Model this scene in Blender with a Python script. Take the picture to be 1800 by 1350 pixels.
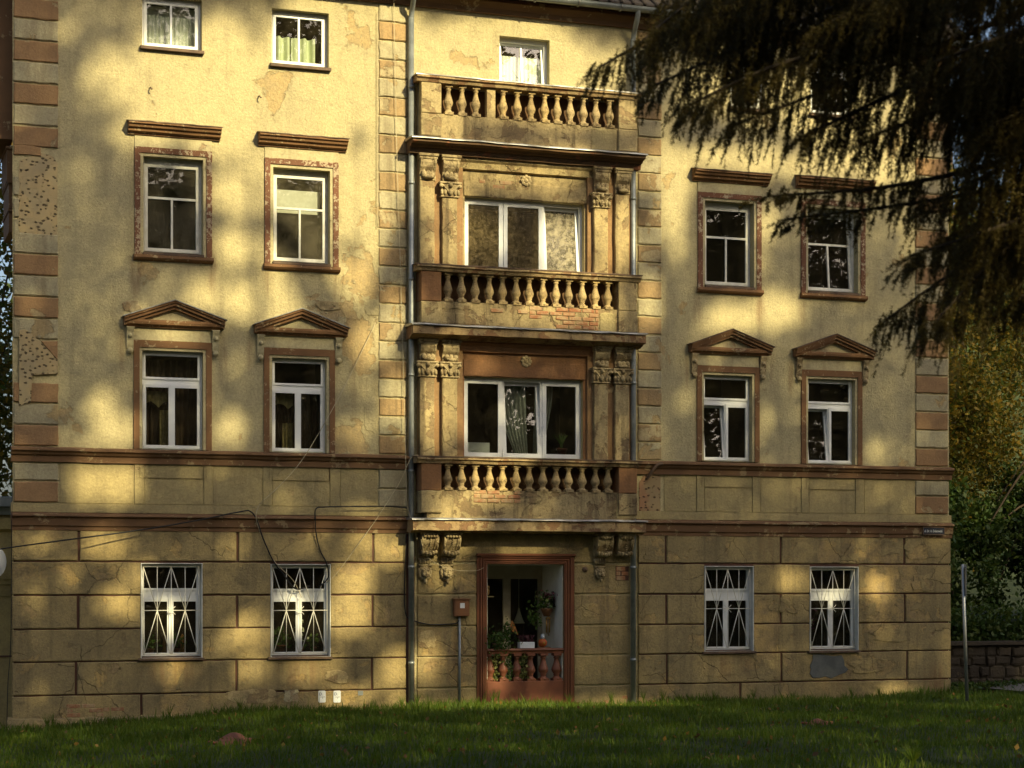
import bpy, bmesh, math, random
import numpy as np
from mathutils import Vector, Matrix, noise as mnoise
random.seed(7); RNG = np.random.default_rng(11)
S = bpy.context.scene
for o in list(bpy.data.objects): bpy.data.objects.remove(o)
R = math.radians
# ------------------------------------------------------------------ camera, light, exposure
F = 3400.0; HX = 900.0; HY = 1025.0; TH = math.atan(F/9690.0); CD = 34.0; CH = 2.28
cd = bpy.data.cameras.new('camera'); cam = bpy.data.objects.new('camera', cd); S.collection.objects.link(cam)
cam.location = (0, -CD, CH); cam.rotation_euler = (R(90), 0, -TH)
cd.sensor_width = 36; cd.lens = F/1800*36; cd.shift_y = (HY-675)/1800
cd.clip_start = .5; cd.clip_end = 600
cd.dof.use_dof = True; cd.dof.focus_distance = 37.0; cd.dof.aperture_fstop = 3.0
S.camera = cam
SUN_EL = 31.0; SUN_AZ = 20.0                    # degrees: height, and swing to the right of the facade's normal
TOSUN = Vector((math.sin(R(SUN_AZ))*math.cos(R(SUN_EL)), -math.cos(R(SUN_AZ))*math.cos(R(SUN_EL)), math.sin(R(SUN_EL))))
w = bpy.data.worlds.new('World'); S.world = w; w.use_nodes = True
wn = w.node_tree; wn.nodes.clear()
sky = wn.nodes.new('ShaderNodeTexSky'); sky.sky_type = 'NISHITA'; sky.sun_disc = False
sky.sun_elevation = R(SUN_EL); sky.sun_rotation = R(180-SUN_AZ); sky.dust_density = 5.0; sky.ozone_density = 1.0; sky.air_density = 1.0
bg = wn.nodes.new('ShaderNodeBackground'); bg.inputs['Strength'].default_value = 0.108
wo = wn.nodes.new('ShaderNodeOutputWorld')
wn.links.new(sky.outputs[0], bg.inputs[0]); wn.links.new(bg.outputs[0], wo.inputs[0])
sl = bpy.data.lights.new('sun', 'SUN'); sl.energy = 5.0; sl.angle = R(0.5); sl.color = (1.0, .86, .49)
sun = bpy.data.objects.new('sun', sl); S.collection.objects.link(sun)
sun.rotation_euler = TOSUN.to_track_quat('Z', 'Y').to_euler(); sun.location = (20, -60, 60)
S.view_settings.view_transform = 'Standard'; S.view_settings.look = 'None'
S.view_settings.exposure = 0.72; S.view_settings.gamma = 1.0; S.view_settings.use_curve_mapping = False

# ------------------------------------------------------------------ measuring helpers (facade = plane y 0, x runs along it)
def U(x, p=0.0): return (CD-p)*math.tan(TH+math.atan((x-HX)/F))
def Z(x, y, p=0.0):
    u = U(x, p); return CH-(y-HY)*(u*math.sin(TH)+(CD-p)*math.cos(TH))/F
def C(x, y, d):                                  # a point d metres down the camera axis
    r = (x-HX)/F*d
    return Vector((d*math.sin(TH)+r*math.cos(TH), -CD+d*math.cos(TH)-r*math.sin(TH), CH-(y-HY)/F*d))

# ------------------------------------------------------------------ node helpers
class N:
    def __init__(s, name):
        s.m = bpy.data.materials.new(name); s.m.use_nodes = True; s.t = s.m.node_tree; s.t.nodes.clear()
        s.out = s.t.nodes.new('ShaderNodeOutputMaterial'); s._p = None
    def n(s, k, **kw):
        q = s.t.nodes.new(k)
        for a, b in kw.items(): setattr(q, a, b)
        return q
    def set(s, sock, v):
        if isinstance(v, bpy.types.NodeSocket): s.t.links.new(v, sock)
        elif v is not None:
            if isinstance(v, tuple) and len(v) == 3 and sock.type == 'RGBA': v = v+(1,)
            sock.default_value = v
    def pos(s):
        if s._p is None: s._p = s.n('ShaderNodeNewGeometry').outputs['Position']
        return s._p
    def scale(s, vec, sc):
        q = s.n('ShaderNodeVectorMath', operation='MULTIPLY'); s.set(q.inputs[0], vec); q.inputs[1].default_value = sc; return q.outputs[0]
    def noise(s, sc, det=3, rough=.5, vec=None, dist=0, col=False):
        q = s.n('ShaderNodeTexNoise'); s.set(q.inputs['Vector'], vec if vec is not None else s.pos())
        q.inputs['Scale'].default_value = sc; q.inputs['Detail'].default_value = det
        q.inputs['Roughness'].default_value = rough; q.inputs['Distortion'].default_value = dist
        return q.outputs['Color' if col else 'Fac']
    def voro(s, sc, feat='F1', vec=None, rnd=1.0):
        q = s.n('ShaderNodeTexVoronoi', feature=feat); s.set(q.inputs['Vector'], vec if vec is not None else s.pos())
        q.inputs['Scale'].default_value = sc; q.inputs['Randomness'].default_value = rnd; return q.outputs['Distance']
    def math(s, op, a, b=0.0, clamp=False):
        q = s.n('ShaderNodeMath', operation=op, use_clamp=clamp); s.set(q.inputs[0], a); s.set(q.inputs[1], b); return q.outputs[0]
    def step(s, v, a, b, lo=0.0, hi=1.0):
        q = s.n('ShaderNodeMapRange', clamp=True, interpolation_type='SMOOTHSTEP'); s.set(q.inputs[0], v)
        for i, x in zip((1, 2, 3, 4), (a, b, lo, hi)): q.inputs[i].default_value = x
        return q.outputs[0]
    def mix(s, f, a, b, mode='MIX'):
        q = s.n('ShaderNodeMix', data_type='RGBA', blend_type=mode); s.set(q.inputs[0], f); s.set(q.inputs[6], a); s.set(q.inputs[7], b); return q.outputs[2]
    def bump(s, h, st=.5, d=.01, nrm=None):
        q = s.n('ShaderNodeBump'); q.inputs['Strength'].default_value = st; q.inputs['Distance'].default_value = d
        s.set(q.inputs['Height'], h)
        if nrm is not None: s.t.links.new(nrm, q.inputs['Normal'])
        return q.outputs[0]
    def ell(s, x, z, rx, rz):                    # 1 at the middle of an ellipse on the facade, 0 outside
        a = s.n('ShaderNodeVectorMath', operation='SUBTRACT'); s.set(a.inputs[0], s.pos()); a.inputs[1].default_value = (x, 0, z)
        l = s.n('ShaderNodeVectorMath', operation='LENGTH'); s.set(l.inputs[0], s.scale(a.outputs[0], (1/rx, 0, 1/rz)))
        return s.math('SUBTRACT', 1.0, l.outputs['Value'], True)
    def rnd(s):
        return s.n('ShaderNodeObjectInfo').outputs['Random']
    def prin(s, col, rough=.8, nrm=None, **kw):
        q = s.n('ShaderNodeBsdfPrincipled'); s.set(q.inputs['Base Color'], col); s.set(q.inputs['Roughness'], rough)
        if nrm is not None: s.t.links.new(nrm, q.inputs['Normal'])
        for a, b in kw.items(): s.set(q.inputs[a.replace('_', ' ')], b)
        return q.outputs[0]
    def end(s, sh): s.t.links.new(sh, s.out.inputs[0]); return s.m

def plaster(name, c1, c2, patch=None, thr=.62, grime=(.35, .3, .2), gamt=.5, grain=.5, crack=.0, bias=(), under=None, rough=.9, psc=1.1, vary=0.0, blot=.3, streaks=()):
    s = N(name)
    big = s.noise(.55, 4, .6); med = s.noise(2.3, 5, .65)
    col = s.mix(s.step(s.math('ADD', s.math('MULTIPLY', big, .6), s.math('MULTIPLY', med, .4)), .4, .6), c1, c2)
    if vary:
        col = s.mix(s.step(s.rnd(), 0, 1, 0, vary), col, s.mix(.5, c2, grime))
    h = None
    if patch:
        f = s.noise(psc, 9, .62, dist=.35)
        for (x, z, rx, rz, am) in bias: f = s.math('ADD', f, s.math('MULTIPLY', s.ell(x, z, rx, rz), am))
        m = s.step(f, thr, thr+.015)
        pc = s.mix(s.step(s.noise(3.1, 6, .7), .35, .65), patch, under or patch)
        edge = s.math('MULTIPLY', s.step(f, thr-.02, thr), s.step(f, thr+.045, thr+.012))
        col = s.mix(s.math('MULTIPLY', m, .85), col, pc); col = s.mix(s.math('MULTIPLY', s.math('MULTIPLY', edge, s.step(s.noise(2.7, 2), .45, .6)), .25), col, (.14, .11, .07))
        h = m
    st = s.noise(1.0, 6, .6, vec=s.scale(s.pos(), (4.2, 4.2, .33)))
    gm = s.math('MULTIPLY', s.step(st, .5, .72), gamt)
    col = s.mix(gm, col, grime)
    bl = s.math('MULTIPLY', s.step(s.noise(1.7, 7, .68, dist=.6), .52, .72), blot)
    col = s.mix(bl, col, s.mix(.5, grime, c2))
    mo = s.step(s.noise(5.5, 8, .72, dist=.4), .42, .70, 0, .30+.25*blot)
    col = s.mix(mo, col, s.mix(.62, c2, grime))
    sp = s.noise(24, 5, .8)
    col = s.mix(s.step(sp, .38, .68, 0, .34), col, grime)
    gr = s.math('ADD', s.noise(23, 5, .8), s.math('MULTIPLY', s.noise(7, 4, .6), .6))
    nb = s.bump(gr, grain, .03)
    for (x, z, rx, rz, am) in streaks:
        f2 = s.math('MULTIPLY', s.math('MULTIPLY', s.step(s.ell(x, z, rx, rz), 0, .8), s.step(s.noise(1.0, 5, .6, vec=s.scale(s.pos(), (9, 9, .6))), .35, .65)), am)
        col = s.mix(f2, col, (.20, .11, .055))
    if h is not None: nb = s.bump(h, .8, -.012, nb)
    if crack:
        v = s.n('ShaderNodeVectorMath', operation='ADD'); s.set(v.inputs[0], s.pos())
        s.t.links.new(s.scale(s.noise(3.5, 4, .6, col=True), (.20, .20, .20)), v.inputs[1])
        e = s.step(s.voro(.75, 'DISTANCE_TO_EDGE', v.outputs[0]), .008, .001)
        e = s.math('MULTIPLY', e, s.step(s.noise(.77, 3), .80-.42*crack, .86-.42*crack))
        col = s.mix(s.math('MULTIPLY', e, .5), col, (.06, .045, .025)); nb = s.bump(e, .6, -.02, nb)
    return s.end(s.prin(col, rough, nb, Specular_IOR_Level=.2))

def simple(name, c1, c2=None, rough=.7, sc=3.0, bump=.2, bsc=40, metal=0.0, spec=.3, **kw):
    s = N(name); c2 = c2 or c1
    col = s.mix(s.step(s.noise(sc, 6, .65), .35, .65), c1, c2)
    nb = s.bump(s.noise(bsc, 4, .6), bump, .006) if bump else None
    return s.end(s.prin(col, rough, nb, Metallic=metal, Specular_IOR_Level=spec, **kw))

def painted(name, paint, base, thr=.58, sc=9, grime=(.1, .06, .03)):   # paint that flakes off
    s = N(name)
    f = s.math('ADD', s.math('MULTIPLY', s.noise(sc, 8, .7), .75), s.math('MULTIPLY', s.noise(1.3, 3), .25))
    m = s.step(f, thr, thr+.02)
    pc = s.mix(s.step(s.noise(2.2, 5, .65), .38, .66), paint, tuple(.72*a+.28*b for a, b in zip(paint, grime)))
    col = s.mix(m, pc, base)
    nb = s.bump(m, .6, -.006, s.bump(s.noise(45, 4, .7), .3, .008))
    return s.end(s.prin(col, .85, nb, Specular_IOR_Level=.2))

def leafmat(name, cols, trans=.35, rough=.55):
    s = N(name)
    g = s.n('ShaderNodeNewGeometry').outputs['Random Per Island']
    q = s.n('ShaderNodeValToRGB'); s.set(q.inputs[0], g)
    e = q.color_ramp.elements
    e[0].position = 0; e[0].color = cols[0]+(1,); e[1].position = 1; e[1].color = cols[-1]+(1,)
    for i, c in enumerate(cols[1:-1]):
        k = e.new((i+1)/(len(cols)-1)); k.color = c+(1,)
    d = s.prin(q.outputs[0], rough, None, Specular_IOR_Level=.25)
    t = s.n('ShaderNodeBsdfTranslucent'); s.set(t.inputs[0], q.outputs[0])
    x = s.n('ShaderNodeMixShader'); x.inputs[0].default_value = trans
    s.t.links.new(d, x.inputs[1]); s.t.links.new(t.outputs[0], x.inputs[2]); return s.end(x.outputs[0])

def glassmat(name, dirt=(.3, .25, .15), amt=.055, rough=0.0, nsc=6.0, refl=1.0):
    s = N(name)
    tr = s.n('ShaderNodeBsdfTransparent'); tr.inputs[0].default_value = (.86, .9, .86, 1)
    gl = s.n('ShaderNodeBsdfGlossy'); gl.inputs['Roughness'].default_value = rough
    gl.inputs[0].default_value = (1, 1, 1, 1)
    s.t.links.new(s.bump(s.noise(1.5, 2), .05, .02), gl.inputs['Normal'])
    fr = s.n('ShaderNodeFresnel'); fr.inputs[0].default_value = 1.5
    x = s.n('ShaderNodeMixShader'); s.set(x.inputs[0], s.math('MULTIPLY', fr.outputs[0], 1.05*refl, True))
    s.t.links.new(tr.outputs[0], x.inputs[1]); s.t.links.new(gl.outputs[0], x.inputs[2])
    df = s.n('ShaderNodeBsdfDiffuse'); df.inputs[0].default_value = dirt+(1,)
    y = s.n('ShaderNodeMixShader')
    s.set(y.inputs[0], s.math('MULTIPLY', s.step(s.noise(nsc, 8, .75), .25, .8), amt*1.6))
    s.t.links.new(x.outputs[0], y.inputs[1]); s.t.links.new(df.outputs[0], y.inputs[2])
    return s.end(y.outputs[0])

OCH = (.46, .30, .11); OCH2 = (.38, .27, .13); GRM = (.17, .13, .075)
def B(x, y, rx, ry, am): return (U(x), Z(x, y), rx/97, ry/97, am)
M = {}
M['wall'] = plaster('cream_render', (.585, .50, .265), (.51, .44, .245), (.54, .385, .17), .64, GRM, .28, .9, .12,
    [B(630, 640, 70, 260, .2), B(560, 520, 70, 60, .2), B(650, 440, 60, 160, .13), B(440, 170, 90, 90, .14), B(560, 230, 60, 40, .1),
     B(1560, 280, 60, 90, .15), B(820, 105, 70, 25, .17), B(640, 60, 60, 90, .09)], (.43, .32, .16), blot=.25, streaks=[B(240, 480, 16, 60, .6), B(374, 480, 16, 55, .6), B(470, 490, 16, 50, .5), B(590, 490, 20, 60, .6), B(1226, 545, 14, 50, .6), B(1336, 545, 14, 50, .6), B(1410, 545, 14, 40, .5), B(215, 610, 14, 60, .5), B(395, 640, 14, 70, .5), B(440, 620, 12, 50, .4), B(1205, 660, 14, 60, .5), B(1360, 660, 14, 70, .5), B(1390, 660, 12, 60, .5), B(640, 640, 60, 160, .25)])
M['base'] = plaster('ochre_block_render', (.46, .345, .145), (.375, .29, .135), (.54, .375, .14), .575, (.10, .08, .05), .5, .7, .75,
    [B(1560, 1010, 160, 190, .14), B(1330, 1130, 150, 70, .13), B(780, 1170, 80, 70, .12), B(1060, 1060, 50, 90, .1), B(300, 1235, 200, 30, .05)], (.36, .26, .13), vary=.42, blot=1.0, psc=1.5, streaks=[B(300, 1180, 70, 40, .5), B(530, 1180, 60, 50, .5), B(1280, 1170, 60, 40, .5), B(1460, 1180, 60, 50, .5), B(1640, 1200, 40, 60, .7), B(780, 1150, 60, 90, .4), B(1350, 960, 40, 40, .4)])
M['groove'] = simple('groove_brown', (.12, .055, .035), (.09, .05, .035), .9, 3, .3)
M['band'] = plaster('frieze_render', (.46, .37, .17), (.40, .325, .155), (.40, .30, .15), .64, (.16, .12, .07), .4, .7, .5, blot=.5)
M['qb'] = plaster('brown_quoin', (.39, .235, .11), (.32, .195, .095), (.46, .37, .20), .585, (.15, .09, .05), .3, .5, .2, vary=.25)
M['qc'] = plaster('cream_quoin', (.52, .46, .27), (.45, .40, .25), (.43, .31, .14), .57, (.15, .11, .065), .5, .6, .4, vary=.4, blot=.6)
M['qt'] = plaster('tan_quoin', (.46, .305, .14), (.40, .28, .14), (.50, .42, .24), .55, (.11, .08, .045), .65, .6, .4, vary=.5, blot=.85)
M['peck'] = None
M['trim'] = painted('brown_trim_paint', (.20, .105, .048), (.36, .26, .14), .57, 12)
M['trimw'] = painted('worn_brown_trim_paint', (.175, .08, .045), (.42, .33, .21), .53, 16)
M['cornice'] = painted('brown_cornice_paint', (.18, .10, .05), (.32, .23, .12), .56, 5)
M['ring'] = plaster('pale_surround', (.54, .47, .26), (.48, .43, .25), (.4, .28, .15), .63, (.2, .13, .08), .4, .4)
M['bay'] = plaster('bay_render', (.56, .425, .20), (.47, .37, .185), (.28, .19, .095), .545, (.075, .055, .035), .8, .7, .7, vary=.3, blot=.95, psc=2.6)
M['baytan'] = plaster('bay_tan_render', (.34, .20, .09), (.29, .18, .09), (.45, .35, .19), .62, (.16, .10, .05), .4, .5, .3, blot=.4)
M['bayshade'] = plaster('shade_brown_render', (.15, .085, .04), (.12, .07, .035), None, .6, (.07, .045, .03), .4, .4)  # brown kept dark to stand for the shade behind the balusters
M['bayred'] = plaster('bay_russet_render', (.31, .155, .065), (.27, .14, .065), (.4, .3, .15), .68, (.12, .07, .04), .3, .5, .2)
M['balu'] = plaster('baluster_stone', (.54, .385, .16), (.46, .35, .18), (.30, .21, .10), .55, (.10, .075, .045), .6, .4, 0, psc=7, vary=.4, blot=.6)
M['carve'] = plaster('carved_stucco', (.56, .44, .23), (.42, .33, .18), (.22, .155, .08), .54, (.06, .045, .028), .8, .5, 0, psc=7, blot=.9)
M['slab'] = plaster('slab_edge', (.46, .34, .17), (.37, .25, .12), (.22, .11, .055), .55, (.07, .05, .03), .8, .6, .3, psc=3.5, blot=.9)
M['rustslab'] = plaster('brown_slab', (.17, .10, .05), (.13, .08, .045), (.3, .12, .06), .6, (.06, .04, .025), .5, .5, 0, psc=4)
M['zinc'] = simple('zinc_sheet', (.34, .34, .33), (.22, .20, .17), .45, 5, .15, 20, .6, .5)
M['rust'] = simple('rusty_sheet', (.16, .10, .06), (.09, .06, .04), .7, 6, .3)
M['pipe'] = simple('zinc_pipe', (.30, .32, .31), (.20, .22, .22), .42, 4, .12, 25, .45, .5)
M['pvc'] = simple('white_window_frame', (.80, .81, .78), (.74, .75, .71), .35, 2, .03, 30, 0, .5)
M['oldw'] = simple('old_white_paint', (.72, .71, .63), (.62, .60, .50), .5, 6, .2)
M['reveal'] = simple('white_reveal', (.66, .66, .60), (.55, .55, .49), .8, 4, .3)
M['glass'] = glassmat('window_glass')
M['glassd'] = glassmat('dusty_window_glass', (.38, .29, .15), .32, .05, 16)
M['glassi'] = glassmat('sheltered_window_glass', refl=.45)
M['glassl'] = glassmat('lightly_dusty_window_glass', (.40, .35, .22), .17, .0, 1.6)
M['glassp'] = glassmat('pale_dusty_window_glass', (.50, .44, .30), .60, .05, 9)
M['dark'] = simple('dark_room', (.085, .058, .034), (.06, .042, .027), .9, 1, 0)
M['lace'] = simple('lace_curtain', (.75, .76, .68), (.62, .64, .55), .9, 30, .3, 90, 0, .1)
M['sheer'] = simple('sheer_curtain', (.36, .38, .33), (.28, .30, .26), .9, 20, .2, 60, 0, .1)
M['green'] = simple('pale_green_curtain', (.62, .66, .46), (.52, .56, .38), .9, 6, .2, 60, 0, .1)
M['ochrec'] = simple('ochre_patterned_curtain', (.44, .36, .16), (.30, .24, .10), .9, 14, .2, 60, 0, .1)
M['brownc'] = simple('brown_drape', (.10, .065, .04), (.075, .05, .03), .9, 6, .2, 60, 0, .1)
M['blind'] = simple('pale_blind', (.60, .58, .50), (.50, .48, .40), .8, 5, .1)
M['brick'] = N('red_brick'); 
def _brick():
    s = M['brick']; r = s.rnd()
    c = s.mix(r, (.29, .115, .05), (.36, .19, .09)); c = s.mix(s.step(s.noise(7, 6, .7), .40, .62, 0, .75), c, (.40, .31, .17))
    return s.end(s.prin(c, .95, s.bump(s.noise(40, 4, .7), .6, .01)))
M['brick'] = _brick()
M['terra'] = painted('terracotta_paint', (.16, .06, .03), (.33, .26, .15), .70, 5)
M['terra2'] = simple('terracotta_gloss', (.20, .068, .034), (.16, .058, .03), .5, 4, .1)
M['black'] = simple('black_cable', (.015, .014, .013), None, .5, 3, 0)
M['palewire'] = simple('pale_wire', (.55, .47, .30), (.4, .33, .2), .6, 3, 0)
M['box'] = simple('meter_box_paint', (.23, .10, .04), (.18, .08, .035), .5, 5, .1)
M['white'] = simple('white_plate', (.75, .77, .76), (.68, .70, .69), .4, 5, .05)
M['ink'] = simple('sign_ink', (.01, .03, .12), None, .5, 3, 0)
M['bark'] = simple('bark', (.075, .055, .035), (.045, .033, .022), .95, 5, .8, 14)
M['signblue'] = simple('dark_enamel', (.02, .024, .04), (.03, .025, .025), .4, 6, .1)
M['pole'] = simple('galvanised_pole', (.42, .43, .42), (.33, .34, .33), .4, 5, .1, 30, .7, .5)
M['steel'] = simple('painted_steel_white', (.78, .76, .66), (.66, .63, .52), .45, 8, .1)
M['stone'] = plaster('dark_rubble', (.085, .066, .042), (.05, .04, .028), (.12, .09, .055), .6, (.03, .025, .02), .4, .9, 0, vary=.5)
M['soil'] = simple('dark_soil', (.05, .04, .028), (.035, .03, .02), .95, 6, .8, 25)
M['turf'] = simple('turf_soil', (.022, .034, .008), (.03, .04, .012), .95, 3, .8, 20)
M['path'] = simple('grey_path', (.17, .155, .14), (.13, .12, .11), .95, 5, .6, 30)
M['mound'] = simple('red_soil_mound', (.26, .095, .06), (.17, .07, .045), .95, 7, .8, 22)
M['ntwall'] = plaster('neighbour_yellow_render', (.42, .33, .13), (.36, .29, .13), None, .6, (.15, .11, .06), .3, .4)
M['roof'] = simple('roof_tile', (.06, .046, .036), (.045, .038, .032), .85, 5, .4)
M['grass'] = leafmat('grass_blade', [(.070, .125, .009), (.085, .15, .010), (.060, .105, .010), (.12, .15, .014), (.10, .15, .012)], .45)
M['park'] = leafmat('park_tree_leaf', [(.045, .075, .012), (.07, .085, .015), (.05, .07, .014), (.11, .095, .018)], .15)
M['autumn'] = leafmat('autumn_leaf', [(.05, .075, .012), (.20, .14, .015), (.05, .08, .012), (.11, .10, .014), (.26, .16, .015), (.06, .07, .012)], .45)
M['hedge'] = leafmat('dark_green_leaf', [(.030, .065, .014), (.045, .085, .016), (.07, .095, .014), (.035, .07, .018)], .35)
M['needle'] = leafmat('spruce_needle', [(.085, .066, .016), (.105, .080, .018), (.12, .078, .02), (.085, .074, .018)], .35)
M['plant'] = leafmat('pot_plant_leaf', [(.03, .07, .015), (.06, .11, .02), (.10, .14, .03)], .3)
M['ivy'] = leafmat('variegated_ivy_leaf', [(.05, .09, .02), (.20, .20, .05), (.30, .28, .09), (.06, .08, .02)], .3)
M['pink'] = leafmat('pink_petal', [(.30, .10, .13), (.36, .15, .17), (.22, .07, .09)], .3)
M['heather'] = leafmat('heather_sprig', [(.12, .04, .05), (.17, .05, .07), (.07, .06, .03)], .3)
M['wpetal'] = leafmat('white_petal', [(.7, .68, .5), (.6, .6, .4)], .3)
def _peck(name, c1, c2, dk):
    s = N(name)
    v = s.voro(13, 'F1', s.scale(s.pos(), (.85, 1.0, 1.25)), .85)
    n = s.noise(30, 4, .7); m = s.step(s.math('ADD', v, s.math('MULTIPLY', n, .5)), .585, .49)
    c = s.mix(s.step(s.noise(3, 5), .4, .6), c1, c2); c = s.mix(m, c, dk)
    return s.end(s.prin(c, .95, s.bump(m, 1.0, -.03, s.bump(n, .4, .01))))
M['peck'] = _peck('pecked_render', (.44, .33, .16), (.38, .30, .16), (.13, .095, .05))
M['peckr'] = _peck('pecked_reddish_render', (.36, .20, .10), (.33, .24, .12), (.12, .07, .04))

# ------------------------------------------------------------------ mesh builder
WL = {}
COL = S.collection
class MB:
    def __init__(s): s.v = []; s.f = []; s.sm = []
    def add(s, vs, fs, smooth=False):
        b = len(s.v); s.v += [tuple(q) for q in vs]; s.f += [tuple(b+i for i in f) for f in fs]; s.sm += [smooth]*len(fs); return s
    def box(s, x0, x1, y0, y1, z0, z1, c=0.0):
        if c <= 0:
            vs = [(x0, y0, z0), (x1, y0, z0), (x1, y0, z1), (x0, y0, z1), (x0, y1, z0), (x1, y1, z0), (x1, y1, z1), (x0, y1, z1)]
            return s.add(vs, [(0, 1, 2, 3), (5, 4, 7, 6), (4, 0, 3, 7), (1, 5, 6, 2), (3, 2, 6, 7), (4, 5, 1, 0)])
        vs = [(x0+c, y0, z0+c), (x1-c, y0, z0+c), (x1-c, y0, z1-c), (x0+c, y0, z1-c)]
        vs += [(x0, y0+c, z0), (x1, y0+c, z0), (x1, y0+c, z1), (x0, y0+c, z1), (x0, y1, z0), (x1, y1, z0), (x1, y1, z1), (x0, y1, z1)]
        fs = [(0, 1, 2, 3), (9, 8, 11, 10)]
        for i in range(4):
            j = (i+1) % 4; fs += [(4+i, 4+j, j, i), (8+i, 8+j, 4+j, 4+i)]
        return s.add(vs, fs)
    def prism(s, pts, y0, y1, c=0.0, back=False):     # polygon (x,z) counter-clockwise seen from the front, extruded from y0 back to y1
        n = len(pts); fs = [tuple(range(n))]
        if c > 0:
            cx = sum(p[0] for p in pts)/n; cz = sum(p[1] for p in pts)/n
            fr = []
            for p in pts:
                d = math.hypot(p[0]-cx, p[1]-cz) or 1; k = 1-min(.4, c/d)
                fr.append((cx+(p[0]-cx)*k, y0, cz+(p[1]-cz)*k))
            vs = fr+[(p[0], y0+c*.8, p[1]) for p in pts]+[(p[0], y1, p[1]) for p in pts]
            for i in range(n):
                j = (i+1) % n; fs += [(n+i, n+j, j, i), (2*n+i, 2*n+j, n+j, n+i)]
            if back: fs.append(tuple(range(3*n-1, 2*n-1, -1)))
        else:
            vs = [(p[0], y0, p[1]) for p in pts]+[(p[0], y1, p[1]) for p in pts]
            for i in range(n): j = (i+1) % n; fs.append((n+i, n+j, j, i))
            if back: fs.append(tuple(range(2*n-1, n-1, -1)))
        return s.add(vs, fs)
    def worn(s, x0, x1, y0, y1, z0, z1, c=.012, j=.006, step=.14):   # block with ragged arrises
        pts = []
        def seg(a, b):
            n = max(1, int(math.dist(a, b)/step))
            for i in range(n):
                t = i/n; q = j*(.4 if i == 0 else 1)
                pts.append((a[0]+(b[0]-a[0])*t+random.uniform(-q, q), a[1]+(b[1]-a[1])*t+random.uniform(-q, q)))
        seg((x0, z0), (x1, z0)); seg((x1, z0), (x1, z1)); seg((x1, z1), (x0, z1)); seg((x0, z1), (x0, z0))
        n = len(pts)
        def inn(p): return (min(max(p[0], x0+c*random.uniform(.6, 1.6)), x1-c*random.uniform(.6, 1.6)), min(max(p[1], z0+c*random.uniform(.6, 1.6)), z1-c*random.uniform(.6, 1.6)))
        fr = [inn(p) for p in pts]
        vs = [(p[0], y0, p[1]) for p in fr]+[(p[0], y0+c, p[1]) for p in pts]+[(p[0], y1, p[1]) for p in pts]
        fs = [tuple(range(n))]
        for i in range(n): k = (i+1) % n; fs += [(n+i, n+k, k, i), (2*n+i, 2*n+k, n+k, n+i)]
        return s.add(vs, fs)
    def sweepx(s, prof, x0, x1, j=0.0, step=.3, ends=True):   # profile [(y,z)...] top to bottom, front side
        n = max(1, int((x1-x0)/step)) if j else 1; k = len(prof); vs = []; fs = []
        for i in range(n+1):
            x = x0+(x1-x0)*i/n; a = random.uniform(-j, j); b = random.uniform(-j, j)
            for y, z in prof: vs.append((x, y+(a if y < 0 else 0)+random.uniform(-j, j)*.5*(y < 0), z+b+random.uniform(-j, j)*.4))
        for i in range(n):
            for q in range(k-1): fs.append((i*k+q, i*k+q+1, (i+1)*k+q+1, (i+1)*k+q))
        if ends: fs += [tuple(range(k-1, -1, -1)), tuple(n*k+q for q in range(k))]
        return s.add(vs, fs)
    def lathe(s, prof, cx, cy, cz, n=12, smooth=True, sx=1, sy=1):
        vs = []; fs = []; k = len(prof)
        for r, z in prof:
            for i in range(n): a = 2*math.pi*i/n; vs.append((cx+r*math.cos(a)*sx, cy+r*math.sin(a)*sy, cz+z))
        for q in range(k-1):
            for i in range(n): j = (i+1) % n; fs.append((q*n+i, q*n+j, (q+1)*n+j, (q+1)*n+i))
        fs += [tuple(range(n-1, -1, -1)), tuple((k-1)*n+i for i in range(n))]
        return s.add(vs, fs, smooth)
    def tube(s, pts, r, n=6, taper=None):
        pts = [Vector(p) for p in pts]; vs = []; fs = []
        for i, p in enumerate(pts):
            d = (pts[min(i+1, len(pts)-1)]-pts[max(i-1, 0)]); d = d.normalized() if d.length > 1e-6 else Vector((0, 0, 1))
            a = d.cross(Vector((0, 1, 0))); a = a if a.length > .1 else d.cross(Vector((1, 0, 0))); a.normalize(); b = d.cross(a)
            rr = r*(1 if taper is None else 1+(taper-1)*i/(len(pts)-1))
            for k in range(n): t = 2*math.pi*k/n; vs.append(p+(a*math.cos(t)+b*math.sin(t))*rr)
        for i in range(len(pts)-1):
            for k in range(n): j = (k+1) % n; fs.append((i*n+k, (i+1)*n+k, (i+1)*n+j, i*n+j))
        fs += [tuple(range(n)), tuple(len(vs)-1-k for k in range(n))]
        return s.add(vs, fs, True)
    def blob(s, c, r, amp=.15, nu=10, nv=7, seed=0, fr=2.5):
        vs = []; fs = []
        for i in range(nv+1):
            th = math.pi*i/nv
            for k in range(nu):
                ph = 2*math.pi*k/nu; d = Vector((math.sin(th)*math.cos(ph), math.sin(th)*math.sin(ph), math.cos(th)))
                q = 1+amp*mnoise.noise(d*fr+Vector((seed*7.3, seed*1.7, 0)))*1.6
                vs.append((c[0]+d.x*r[0]*q, c[1]+d.y*r[1]*q, c[2]+d.z*r[2]*q))
        for i in range(nv):
            for k in range(nu): j = (k+1) % nu; fs.append((i*nu+k, (i+1)*nu+k, (i+1)*nu+j, i*nu+j))
        return s.add(vs, fs, True)
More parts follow.
